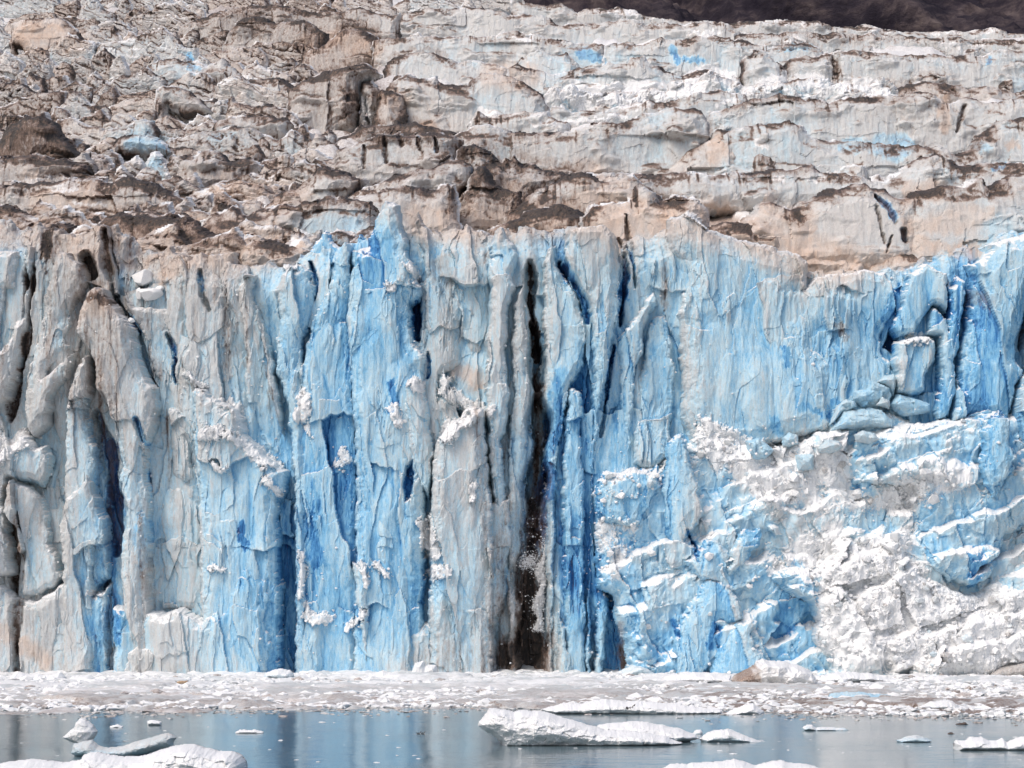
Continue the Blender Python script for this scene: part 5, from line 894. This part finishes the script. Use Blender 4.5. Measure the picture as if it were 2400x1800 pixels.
# ------------------------------------------------------------------ floes and bergy bits: (outline in photo px incl. waterline, waterline row)
FLOES = [
 ('ice_floe', 'big white ice floe cut by the bottom left corner of the photo', 'ice floe', 'P -60,1790 0,1788 40,1782 75,1779 110,1783 150,1786 175,1782 193,1779 197,1770 215,1764 235,1763 260,1769 290,1773 310,1773 340,1771 360,1764 385,1756 410,1748 432,1744 462,1746 480,1752 510,1760 545,1760 565,1769 576,1784 580,1797 560,1840 -60,1840', 1806, 3.0, (.03, .0, .8, .0), .9),
 ('ice_floe', 'long white floe with blunt left head and dark seams in the centre of the water', 'ice floe', 'P 1121,1702 1122,1692 1130,1682 1140,1672 1146,1661 1160,1660 1180,1663 1205,1668 1220,1664 1260,1665 1290,1671 1310,1679 1340,1687 1370,1696 1398,1705 1420,1710 1450,1712 1480,1713 1520,1717 1560,1726 1578,1734 1600,1742 1560,1752 1450,1756 1180,1756 1173,1740 1155,1722 1135,1712', 1745, 2.6, (.0, .03, .82, .12), .7),
 ('ice_floe', 'grey white rear half of the central floe, rising behind its tail', 'ice floe', 'P 1392,1712 1402,1700 1440,1694 1480,1691 1520,1694 1560,1701 1600,1710 1630,1722 1638,1731 1615,1738 1560,1748 1400,1745', 1738, 2.4, (.04, .05, .6, .1), .6),
 ('ice_floe', 'long thin white floe behind the central one, bearing dark debris', 'ice floe', 'P 1268,1664 1290,1656 1320,1648 1360,1648 1395,1641 1420,1639 1440,1642 1470,1645 1500,1643 1540,1646 1580,1650 1620,1655 1655,1661 1690,1663 1692,1674 1600,1684 1300,1680', 1672, 2.6, (.0, .0, .95, .05), .5),
 ('ice_floe', 'small domed white floe right of the long thin one', 'ice floe', 'P 1698,1674 1715,1664 1735,1656 1752,1650 1765,1648 1775,1656 1788,1666 1789,1682 1700,1682', 1673, 1.8, (.0, .0, .9, .05), .5),
 ('ice_floe', 'low greyish floe right of the central floe, tapering to the right', 'ice floe', 'P 1640,1733 1655,1718 1680,1712 1705,1707 1720,1712 1750,1724 1775,1735 1792,1739 1780,1746 1650,1746', 1738, 1.6, (.08, .10, .45, .1), .5),
 ('ice_chunk', 'tiny pale lump between the central floe and the low greyish floe', 'ice chunk', 'P 1624,1719 1630,1711 1642,1710 1646,1718 1644,1726 1626,1726', 1720, .5, (.05, .08, .5, .1), .3),
 ('ice_floe', 'white floe with lumpy back running off the right edge', 'ice floe', 'P 2235,1741 2240,1734 2262,1736 2272,1728 2290,1728 2300,1727 2318,1736 2335,1735 2348,1728 2356,1738 2380,1730 2400,1726 2450,1722 2450,1766 2236,1764', 1757, 1.8, (.0, .02, .9, .05), .6),
 ('ice_floe', 'white floe with brown flecked peak cut by the bottom edge at right', 'ice floe', 'P 1552,1802 1570,1789 1610,1790 1620,1787 1650,1788 1690,1784 1720,1779 1740,1784 1770,1795 1790,1788 1812,1783 1830,1783 1850,1788 1880,1790 1910,1797 1930,1806 1930,1840 1552,1840', 1815, 2.0, (.02, .04, .85, .15), .7),
 ('ice_chunk', 'upturned glassy grey ice block, left end of the drowned berg at bottom left', 'ice chunk', 'P 146,1728 158,1718 172,1709 178,1694 188,1684 196,1684 210,1692 222,1702 230,1714 226,1724 216,1734 206,1744 212,1760 196,1762 186,1745 172,1740 158,1735', 1768, .9, (.06, .10, .42, .06), .5),
 ('bergy_bit', 'translucent grey drowned berg with a raised right tail at bottom left', 'iceberg', 'P 168,1766 172,1744 196,1738 215,1734 232,1748 256,1752 290,1748 318,1738 345,1731 372,1724 380,1720 392,1719 404,1722 415,1727 408,1736 404,1750 360,1762 300,1780 180,1776', 1772, 1.2, (.10, .20, .16, .02), .5),
 ('ice_chunk', 'little rectangular floating ice slab above the drowned berg', 'ice chunk', 'P 346,1698 347,1691 360,1689 378,1690 379,1699 360,1702 347,1702', 1700, .6, (.0, .03, .7, .0), .3),
 ('ice_chunk', 'thin ragged raft of ice crumbs left of the little rectangular slab', 'ice chunk', 'P 258,1703 268,1701 276,1699 289,1702 288,1708 260,1708', 1705, .5, (.0, .03, .8, .0), .2),
 ('ice_chunk', 'flat white floating slab alone in the left open water', 'ice chunk', 'P 551,1716 560,1711 580,1712 598,1709 606,1712 618,1714 617,1721 552,1721', 1718, .8, (.0, .0, .95, .0), .3),
 ('ice_chunk', 'awash whitish ice wedge in the right open water', 'ice chunk', 'P 1880,1707 1890,1700 1903,1698 1912,1704 1940,1705 1980,1706 1990,1713 1950,1717 1882,1714', 1712, .9, (.06, .12, .35, .1), .3),
 ('ice_chunk', 'faint awash grey lump right of the whitish wedge', 'ice chunk', 'P 2100,1736 2120,1728 2145,1724 2165,1728 2184,1736 2170,1743 2110,1743', 1739, 1.0, (.08, .16, .25, .08), .3),
 ('dark_growler', 'small black ice growler with a peak in the right open water', 'growler', 'P 2240,1697 2250,1695 2258,1692 2262,1692 2268,1697 2268,1701 2241,1701', 1698, .4, (.1, .9, .0, .0), .15),
 ('dark_growler', 'tiny dark lump below the small black growler', 'growler', 'P 2221,1719 2226,1717 2232,1717 2236,1720 2234,1723 2222,1723', 1720, .3, (.1, .85, .0, .0), .15),
 ('bergy_bit', 'domed grey white iceberg at the outer edge of the brash on the right', 'iceberg', 'P 2152,1660 2165,1650 2185,1643 2210,1641 2232,1643 2245,1652 2256,1663 2240,1670 2160,1670', 1664, 1.8, (.06, .12, .4, .1), .5),
 ('bergy_bit', 'long low teal grey iceberg lodged in the brash on the right', 'iceberg', 'P 1940,1638 1943,1628 1955,1622 1985,1620 2010,1622 2040,1625 2070,1628 2100,1632 2122,1640 2100,1646 1945,1648', 1640, 2.2, (.34, .18, .05, .0), .5),
 ('iceberg', 'cream iceberg with muddy brown left end against the foot of the front', 'iceberg', 'P 1714,1594 1722,1582 1745,1570 1768,1558 1772,1548 1785,1545 1800,1549 1812,1549 1840,1551 1850,1554 1880,1562 1900,1574 1912,1590 1914,1608 1880,1618 1760,1616 1716,1606', 1607, 3.0, (.12, .10, .6, .35), 1.0),
 ('iceberg', 'smooth grey iceberg against the collapsed slope at the right edge', 'iceberg', 'P 2305,1586 2312,1572 2330,1562 2355,1554 2380,1550 2410,1550 2450,1552 2450,1596 2310,1596', 1588, 3.0, (.02, .42, .0, .0), .6),
 ('iceberg', 'white flat topped floe pressed against the wall left of the muddy iceberg', 'iceberg', 'P 1552,1592 1560,1586 1580,1580 1620,1577 1680,1580 1712,1584 1716,1600 1700,1606 1560,1606', 1602, 2.5, (.02, .0, .9, .0), .5),
 ('iceberg', 'white hummocky floe pressed against the wall right of the muddy iceberg', 'iceberg', 'P 1912,1592 1930,1582 1960,1576 1990,1574 2010,1578 2040,1578 2052,1584 2080,1586 2100,1594 2080,1602 1920,1606', 1602, 2.5, (.04, .0, .8, .0), .6),
 ('iceberg', 'pale blue domed berg at the foot of the wall right of the black chasm', 'iceberg', 'P 1444,1580 1462,1568 1480,1558 1500,1556 1515,1562 1528,1570 1545,1580 1540,1590 1450,1590', 1584, 2, (.22, .03, .3, .0), .5),
 ('iceberg', 'pair of rounded blue white blocks at the wall foot beside the domed berg', 'iceberg', 'P 1547,1582 1552,1570 1562,1568 1566,1562 1578,1559 1590,1564 1594,1576 1585,1586 1550,1588', 1584, 1.4, (.16, .0, .5, .0), .5),
 ('iceberg', 'angular white blocks at the wall foot left of the black chasm', 'iceberg', 'P 955,1590 966,1572 974,1554 992,1549 998,1560 1012,1557 1022,1560 1026,1572 1020,1584 990,1592', 1588, 1.8, (.06, .03, .6, .05), .9),
 ('iceberg', 'rounded blue white block at the wall foot in the left centre', 'iceberg', 'P 618,1592 622,1578 640,1570 660,1567 680,1572 688,1582 686,1592 660,1598', 1594, 2, (.2, .0, .45, .0), .5),
 ('iceberg', 'white hummock at the wall foot near the left edge', 'iceberg', 'P 22,1592 28,1582 45,1575 60,1578 80,1580 105,1582 130,1580 142,1575 155,1586 150,1600 30,1602', 1596, 2, (.0, .0, .95, .05), .7),
 ('iceberg', 'white jagged hummock at the wall foot left of the teal slot', 'iceberg', 'P 160,1594 170,1586 190,1584 210,1583 222,1590 220,1600 162,1602', 1598, 2, (.0, .0, .9, .05), .7),
 ('iceberg', 'frosty pointed hummock at the wall foot below the ribbed teal column', 'iceberg', 'P 700,1590 715,1582 730,1577 745,1580 760,1584 780,1588 840,1584 880,1578 900,1570 915,1576 940,1578 950,1590 900,1598 710,1600', 1592, 2, (.02, .0, .9, .05), .8),
]
for n_, l_, c_, P_, pw, dep, cc, k_ in FLOES:
    Yf = ywat(pw)
    if Yf > 300: Yf = min(Yf, 338)
    scl = Yf/350
    slab(n_, pts(P_), Yf, dep, max(.25, min(dep*.9, 2.2*scl*(1 if dep > 1 else .5))), max(.03, .085*scl), 'snow' if n_ != 'iceberg' else 'rubble', k=k_*(1.7 if n_ != 'iceberg' else .4), edge=.25*scl+.02, label=l_, cat=c_,
         back=dep*1.2, material=M_SNOW, fixed=cc, snowy=.35, bevel=.6, mud=(1742, 34, .5) if 'muddy' in l_ else None)
# ------------------------------------------------------------------ perched boulders, falling ice, seal, birds, debris
def bump_chunk(name, px, py, r_px, Y, cc, label, cat, s, sq=(1, .8, .8), group=None):
    Y = (front_depth(px, py) or Y)-.4
    x, z = W(px, py, Y); r = r_px/FPX*Y
    V, F = chunk_geo(r*1.35, s, 4, sq, 10, .004, (.5, .72))
    V = V*(1+.04*fbm(V[:, 0]/r*1.3+s, V[:, 2]/r*1.3, 2, s)[:, None])+np.array([x, Y, z])
    o = mesh_obj(name, V, F, M_SNOW if cc[2] > .4 else M_ICE, np.tile([cc], (len(V), 1)), (x, Y, z-r*sq[2]), None, False)
    return tag(o, label, cat, group)
T_ = TILE['D']
def dpt(u, v, t='D'): return TILE[t][0]+u*S, TILE[t][1]+v*S
bump_chunk('ice_boulder', *dpt(930, 150), 29, 344.5, (.0, .02, .95, 0), 'largest smooth white ice boulder perched on the brown ledge', 'ice boulder', 5, (1.05, .8, .68))
bump_chunk('ice_boulder', *dpt(970, 250), 22, 344, (.0, .04, .9, 0), 'cracked white boulder just under the largest perched one', 'ice boulder', 8, (1.1, .8, .8))
bump_chunk('ice_boulder', *dpt(905, 240), 11, 344.2, (.0, .06, .8, 0), 'small white boulder on the left of the cracked perched one', 'ice boulder', 12, (1, .8, 1))
bump_chunk('ice_boulder', *dpt(1030, 215), 9, 344, (.0, .04, .85, 0), 'smallest white boulder on the right of the perched group', 'ice boulder', 14, (1.1, .8, .8))
bump_chunk('ice_boulder', *dpt(850, 415), 7, 343.5, (.0, .02, .95, 0), 'little white block on the shoulder of the gravel capped tower', 'ice boulder', 15, (1.3, .8, .7))
BL = [('G 1110,880 1190,860 1210,805 1250,820 1340,850 1355,900 1340,950 1250,975 1160,985 1100,930', 'large pale blue angular block on top of the rubble pile at the right', .24),
 ('G 1260,815 1310,775 1370,765 1385,800 1365,920 1330,860', 'upper pale block leaning behind the large angular one', .16),
 ('G 1340,960 1390,895 1450,905 1530,930 1600,960 1600,1010 1520,1030 1430,1040 1350,990', 'wide glassy blue block right of the large angular one', .28),
 ('G 945,1100 1000,970 1060,930 1110,940 1130,985 1040,1010 980,1080', 'curved pale block at the left shoulder of the rubble pile', .18),
 ('G 960,1130 1040,1010 1200,985 1290,1000 1360,1070 1360,1120 1200,1110 1100,1130', 'long faceted pale slab in front of the rubble pile', .22),
 ('G 1255,970 1290,910 1340,940 1340,990', 'small white cube of ice between the two largest blue blocks', .08),
 ('G 405,1200 490,1180 560,1230 590,1260 530,1320 440,1330', 'five sided pale blue block on the crest of the rubble', .24),
 ('G 730,1290 850,1285 845,1385 740,1395', 'square glassy blue block embedded in the snow below the crest', .22),
 ('G 640,1180 690,1145 740,1160 750,1220 690,1240 650,1230', 'small rounded block at the dark foot of the domed face', .16),
 ('G 870,1250 930,1190 1010,1200 1040,1240 960,1280 880,1275', 'oval cream block right of the square glassy one', .08),
 ('G 1110,1160 1160,1130 1240,1150 1280,1190 1200,1220 1120,1200', 'freckled boulder above the square blue grey cliff', .12)]
for P_, l_, b_ in BL:
    Q = pts(P_); cx_, cy_ = sum(p[0] for p in Q)/len(Q), sum(p[1] for p in Q)/len(Q)
    slab('ice_block', Q, (front_depth(cx_, cy_) or 338)-.3, 1.5, .9, .08, 'block', k=.9, edge=.22, label=l_, cat='ice block', back=2, fixed=(b_+.10, .0, .0, 0), snowy=.35, bevel=.55)
# avalanche of crushed ice pouring down the black chasm
it = []
path = pts('I 1360,120 1340,230 1310,320 1285,380 1310,460 1290,540 1270,620 1290,700 1275,760')
cum = np.linspace(0, 1, len(path))
for i in range(15000):
    t = g.random(); px = np.interp(t, cum, [p[0] for p in path])+g.normal()*(4.2+2*math.sin(t*20)); py = np.interp(t, cum, [p[1] for p in path])+g.normal()*4
    if i > 13900: px = TILE['I'][0]+(1210+g.normal()*32)*S; py = TILE['I'][1]+(325+g.normal()*26)*S
    if i > 14700: px = TILE['I'][0]+(1290+g.normal()*70)*S; py = TILE['I'][1]+g.uniform(20, 760)*S
    Y = 346.5+g.normal()*.5; x, z = W(px, py, Y); r = .02+abs(g.normal())*.035+.1*(g.random() < .01)
    it.append((x, Y, z, r*1.3, (1, 1, 1), .02, .12*g.random(), .9, .15*g.random(), 1))
tag(scatter('falling_ice', it, M_SNOW, kind='stuff'), 'spray of crushed white ice pouring down the black chasm', 'falling ice')
# crumbs of snow lodged on the front
it = []
for i in range(9000):
    px, py = g.uniform(-20, 2420), g.uniform(640, 1560)
    sv = sample(SNOW, np.array([px]), np.array([py]))[0]
    if sv < .25 and g.random() > .10: continue
    Y = front_depth(px, py)
    if Y is None: continue
    r = .04+abs(g.normal())*(.12 if sv > .25 else .06); Y -= r*.4; x, z = W(px, py, Y)
    it.append((x, Y, z, r*1.4, (1.1, .9, .8), .05*g.random(), .2*g.random(), .9, .1, 1))
tag(scatter('snow_crumbs', it, M_SNOW, kind='stuff'), 'small crumbs of snow lodged all over the front', 'snow')

def plain(name, stops, scale, rough=.6):
    m, t, p, o = mat(name); tc = t.nodes.new('ShaderNodeTexCoord'); n = noise(t, tc.outputs['Object'], scale, (1, 1, 1), 5, .6)
    r = ramp(t, stops); t.links.new(n, r.inputs[0]); t.links.new(r.outputs[0], p.inputs['Base Color']); p.inputs['Roughness'].default_value = rough; return m
def skin_body(name, joints, edges, material, loc, rotz=0, parent=None, sub=2, scale=1.0):
    """one continuous body grown round a skeleton: joints (x, y, z, rx, ry)"""
    me = bpy.data.meshes.new(name); me.from_pydata([j[:3] for j in joints], edges, [])
    me.update(); o = bpy.data.objects.new(name, me); C.objects.link(o)
    sk = o.modifiers.new('skin', 'SKIN'); sv = me.skin_vertices[0] if me.skin_vertices else None
    if not me.skin_vertices:
        import bmesh
        bm = bmesh.new(); bm.from_mesh(me); bm.verts.layers.skin.verify(); bm.to_mesh(me); bm.free()
    for v, j in zip(me.skin_vertices[0].data, joints): v.radius = (j[3], j[4])
    me.skin_vertices[0].data[0].use_root = True
    ss = o.modifiers.new('subdivision', 'SUBSURF'); ss.levels = sub; ss.render_levels = sub
    me.materials.append(material)
    o.location = loc; o.rotation_euler = (0, 0, rotz); o.scale = (scale,)*3
    if parent: o.parent = parent
    return o
# harbour seal lying banana-shaped on the brash, head to the right, seen from its side
Ys = ywat(1617); xs_, _ = W(425, 1617, Ys)
M_SEAL = plain('seal_fur', [(.3, (.20, .12, .07)), (.5, (.42, .29, .18)), (.7, (.52, .38, .25))], 5)
M_DARK = plain('wet_fur', [(.3, (.02, .016, .014)), (.7, (.07, .05, .04))], 6, .4)
seal = bpy.data.objects.new('seal', None); C.objects.link(seal); seal.location = (xs_, Ys, .62)
tag(seal, 'tan seal lying curved on the brash ice with head and tail raised', 'seal')
k = 30/FPX*Ys/1.72
skin_body('body', [(0, 0, .24, .21, .23), (-.25, 0, .22, .20, .21), (-.48, 0, .22, .13, .14), (-.66, 0, .30, .07, .07), (.26, 0, .23, .19, .21), (.48, 0, .26, .14, .15), (.64, 0, .34, .11, .11), (.78, -.02, .40, .10, .10), (.88, -.04, .40, .05, .05)],
          [(0, 1), (1, 2), (2, 3), (0, 4), (4, 5), (5, 6), (6, 7), (7, 8)], M_SEAL, (0, 0, 0), 0, seal, 2, k)
for dy in (-.05, .06): skin_body('hind_flipper', [(-.62, dy, .29, .05, .04), (-.74, dy, .36, .05, .025), (-.86, dy*1.8, .42, .07, .02)], [(0, 1), (1, 2)], M_DARK, (0, 0, 0), 0, seal, 1, k)
for dy in (-.17, .17): skin_body('front_flipper', [(.34, dy, .16, .05, .04), (.28, dy*1.4, .07, .06, .03), (.2, dy*1.7, .03, .05, .02)], [(0, 1), (1, 2)], M_DARK, (0, 0, 0), 0, seal, 1, k)
V, F = ICO[2]
mz = mesh_obj('muzzle', V*np.array([.055, .05, .045])*k+np.array([.90, -.05, .39])*k, F, M_DARK, None, None, seal)
for dy in (-.13, .05): mesh_obj('eye', V*.014*k+np.array([.85, dy, .45])*k, F, M_DARK, None, None, seal)
# two seabirds afloat
M_BIRD = plain('bird_plumage', [(.4, (.05, .055, .06)), (.6, (.16, .17, .18))], 9)
M_WHITE = plain('pale_plumage', [(.4, (.5, .5, .5)), (.6, (.7, .7, .7))], 9)
for (px, l_) in ((981, 'dark seabird afloat left of its companion in the open water'), (991, 'dark seabird afloat right of its companion in the open water')):
    Yb = ywat(1720); xb, _ = W(px, 1720, Yb)
    b = bpy.data.objects.new('seabird', None); C.objects.link(b); b.location = (xb, Yb, 0); tag(b, l_, 'seabird', 'pair of seabirds on the water')
    skin_body('body', [(0, 0, .03, .06, .055), (-.10, 0, .05, .045, .035), (-.19, 0, .08, .02, .012), (.09, 0, .04, .05, .05), (.13, 0, .10, .025, .025), (.14, 0, .16, .028, .03), (.17, 0, .165, .02, .022)],
              [(0, 1), (1, 2), (0, 3), (3, 4), (4, 5), (5, 6)], M_BIRD, (0, 0, 0), 0, b, 2)
    mesh_obj('beak', V*np.array([.03, .008, .008])+np.array([.21, 0, .16]), F, M_DARK, None, None, b)
    mesh_obj('breast', V*np.array([.045, .04, .03])+np.array([.11, 0, .04]), F, M_WHITE, None, None, b)
# dark debris on the long thin floe
M_DEB = plain('dark_debris', [(.4, (.02, .017, .015)), (.7, (.09, .07, .06))], 8)
def debris(px, py, segs, l_):
    Yd = ywat(1672)-2.75; x, z = W(px, py, Yd); VV, FF, n = [], [], 0
    for i, (dx, dz, r, sx, sz) in enumerate(segs):
        V_, F_ = chunk_geo(r, 300+i, 2, (sx, .6, sz)); VV.append(V_+np.array([x+dx, Yd, z+dz])); FF.append(F_+n); n += len(V_)
    tag(mesh_obj('rock_debris', np.concatenate(VV), np.concatenate(FF), M_DEB, None, (x, Yd, z), None, False), l_, 'debris')
debris(1473, 1660, [(-.12, .03, .12, 1, 1), (-.05, -.03, .1, .9, 1), (.04, .03, .09, 1.5, .6), (.14, .03, .09, .8, 1.4)], 'left dark clump of debris on the long thin floe')
debris(1485, 1655, [(-.12, -.10, .07, 1, 1), (-.05, -.03, .08, 1, 1), (.03, .05, .09, 1, .9), (.10, .12, .08, 1, .8)], 'slanting dark stick of debris on the long thin floe')
print('verts', sum(len(o.data.vertices) for o in sc.objects if o.type == 'MESH'))
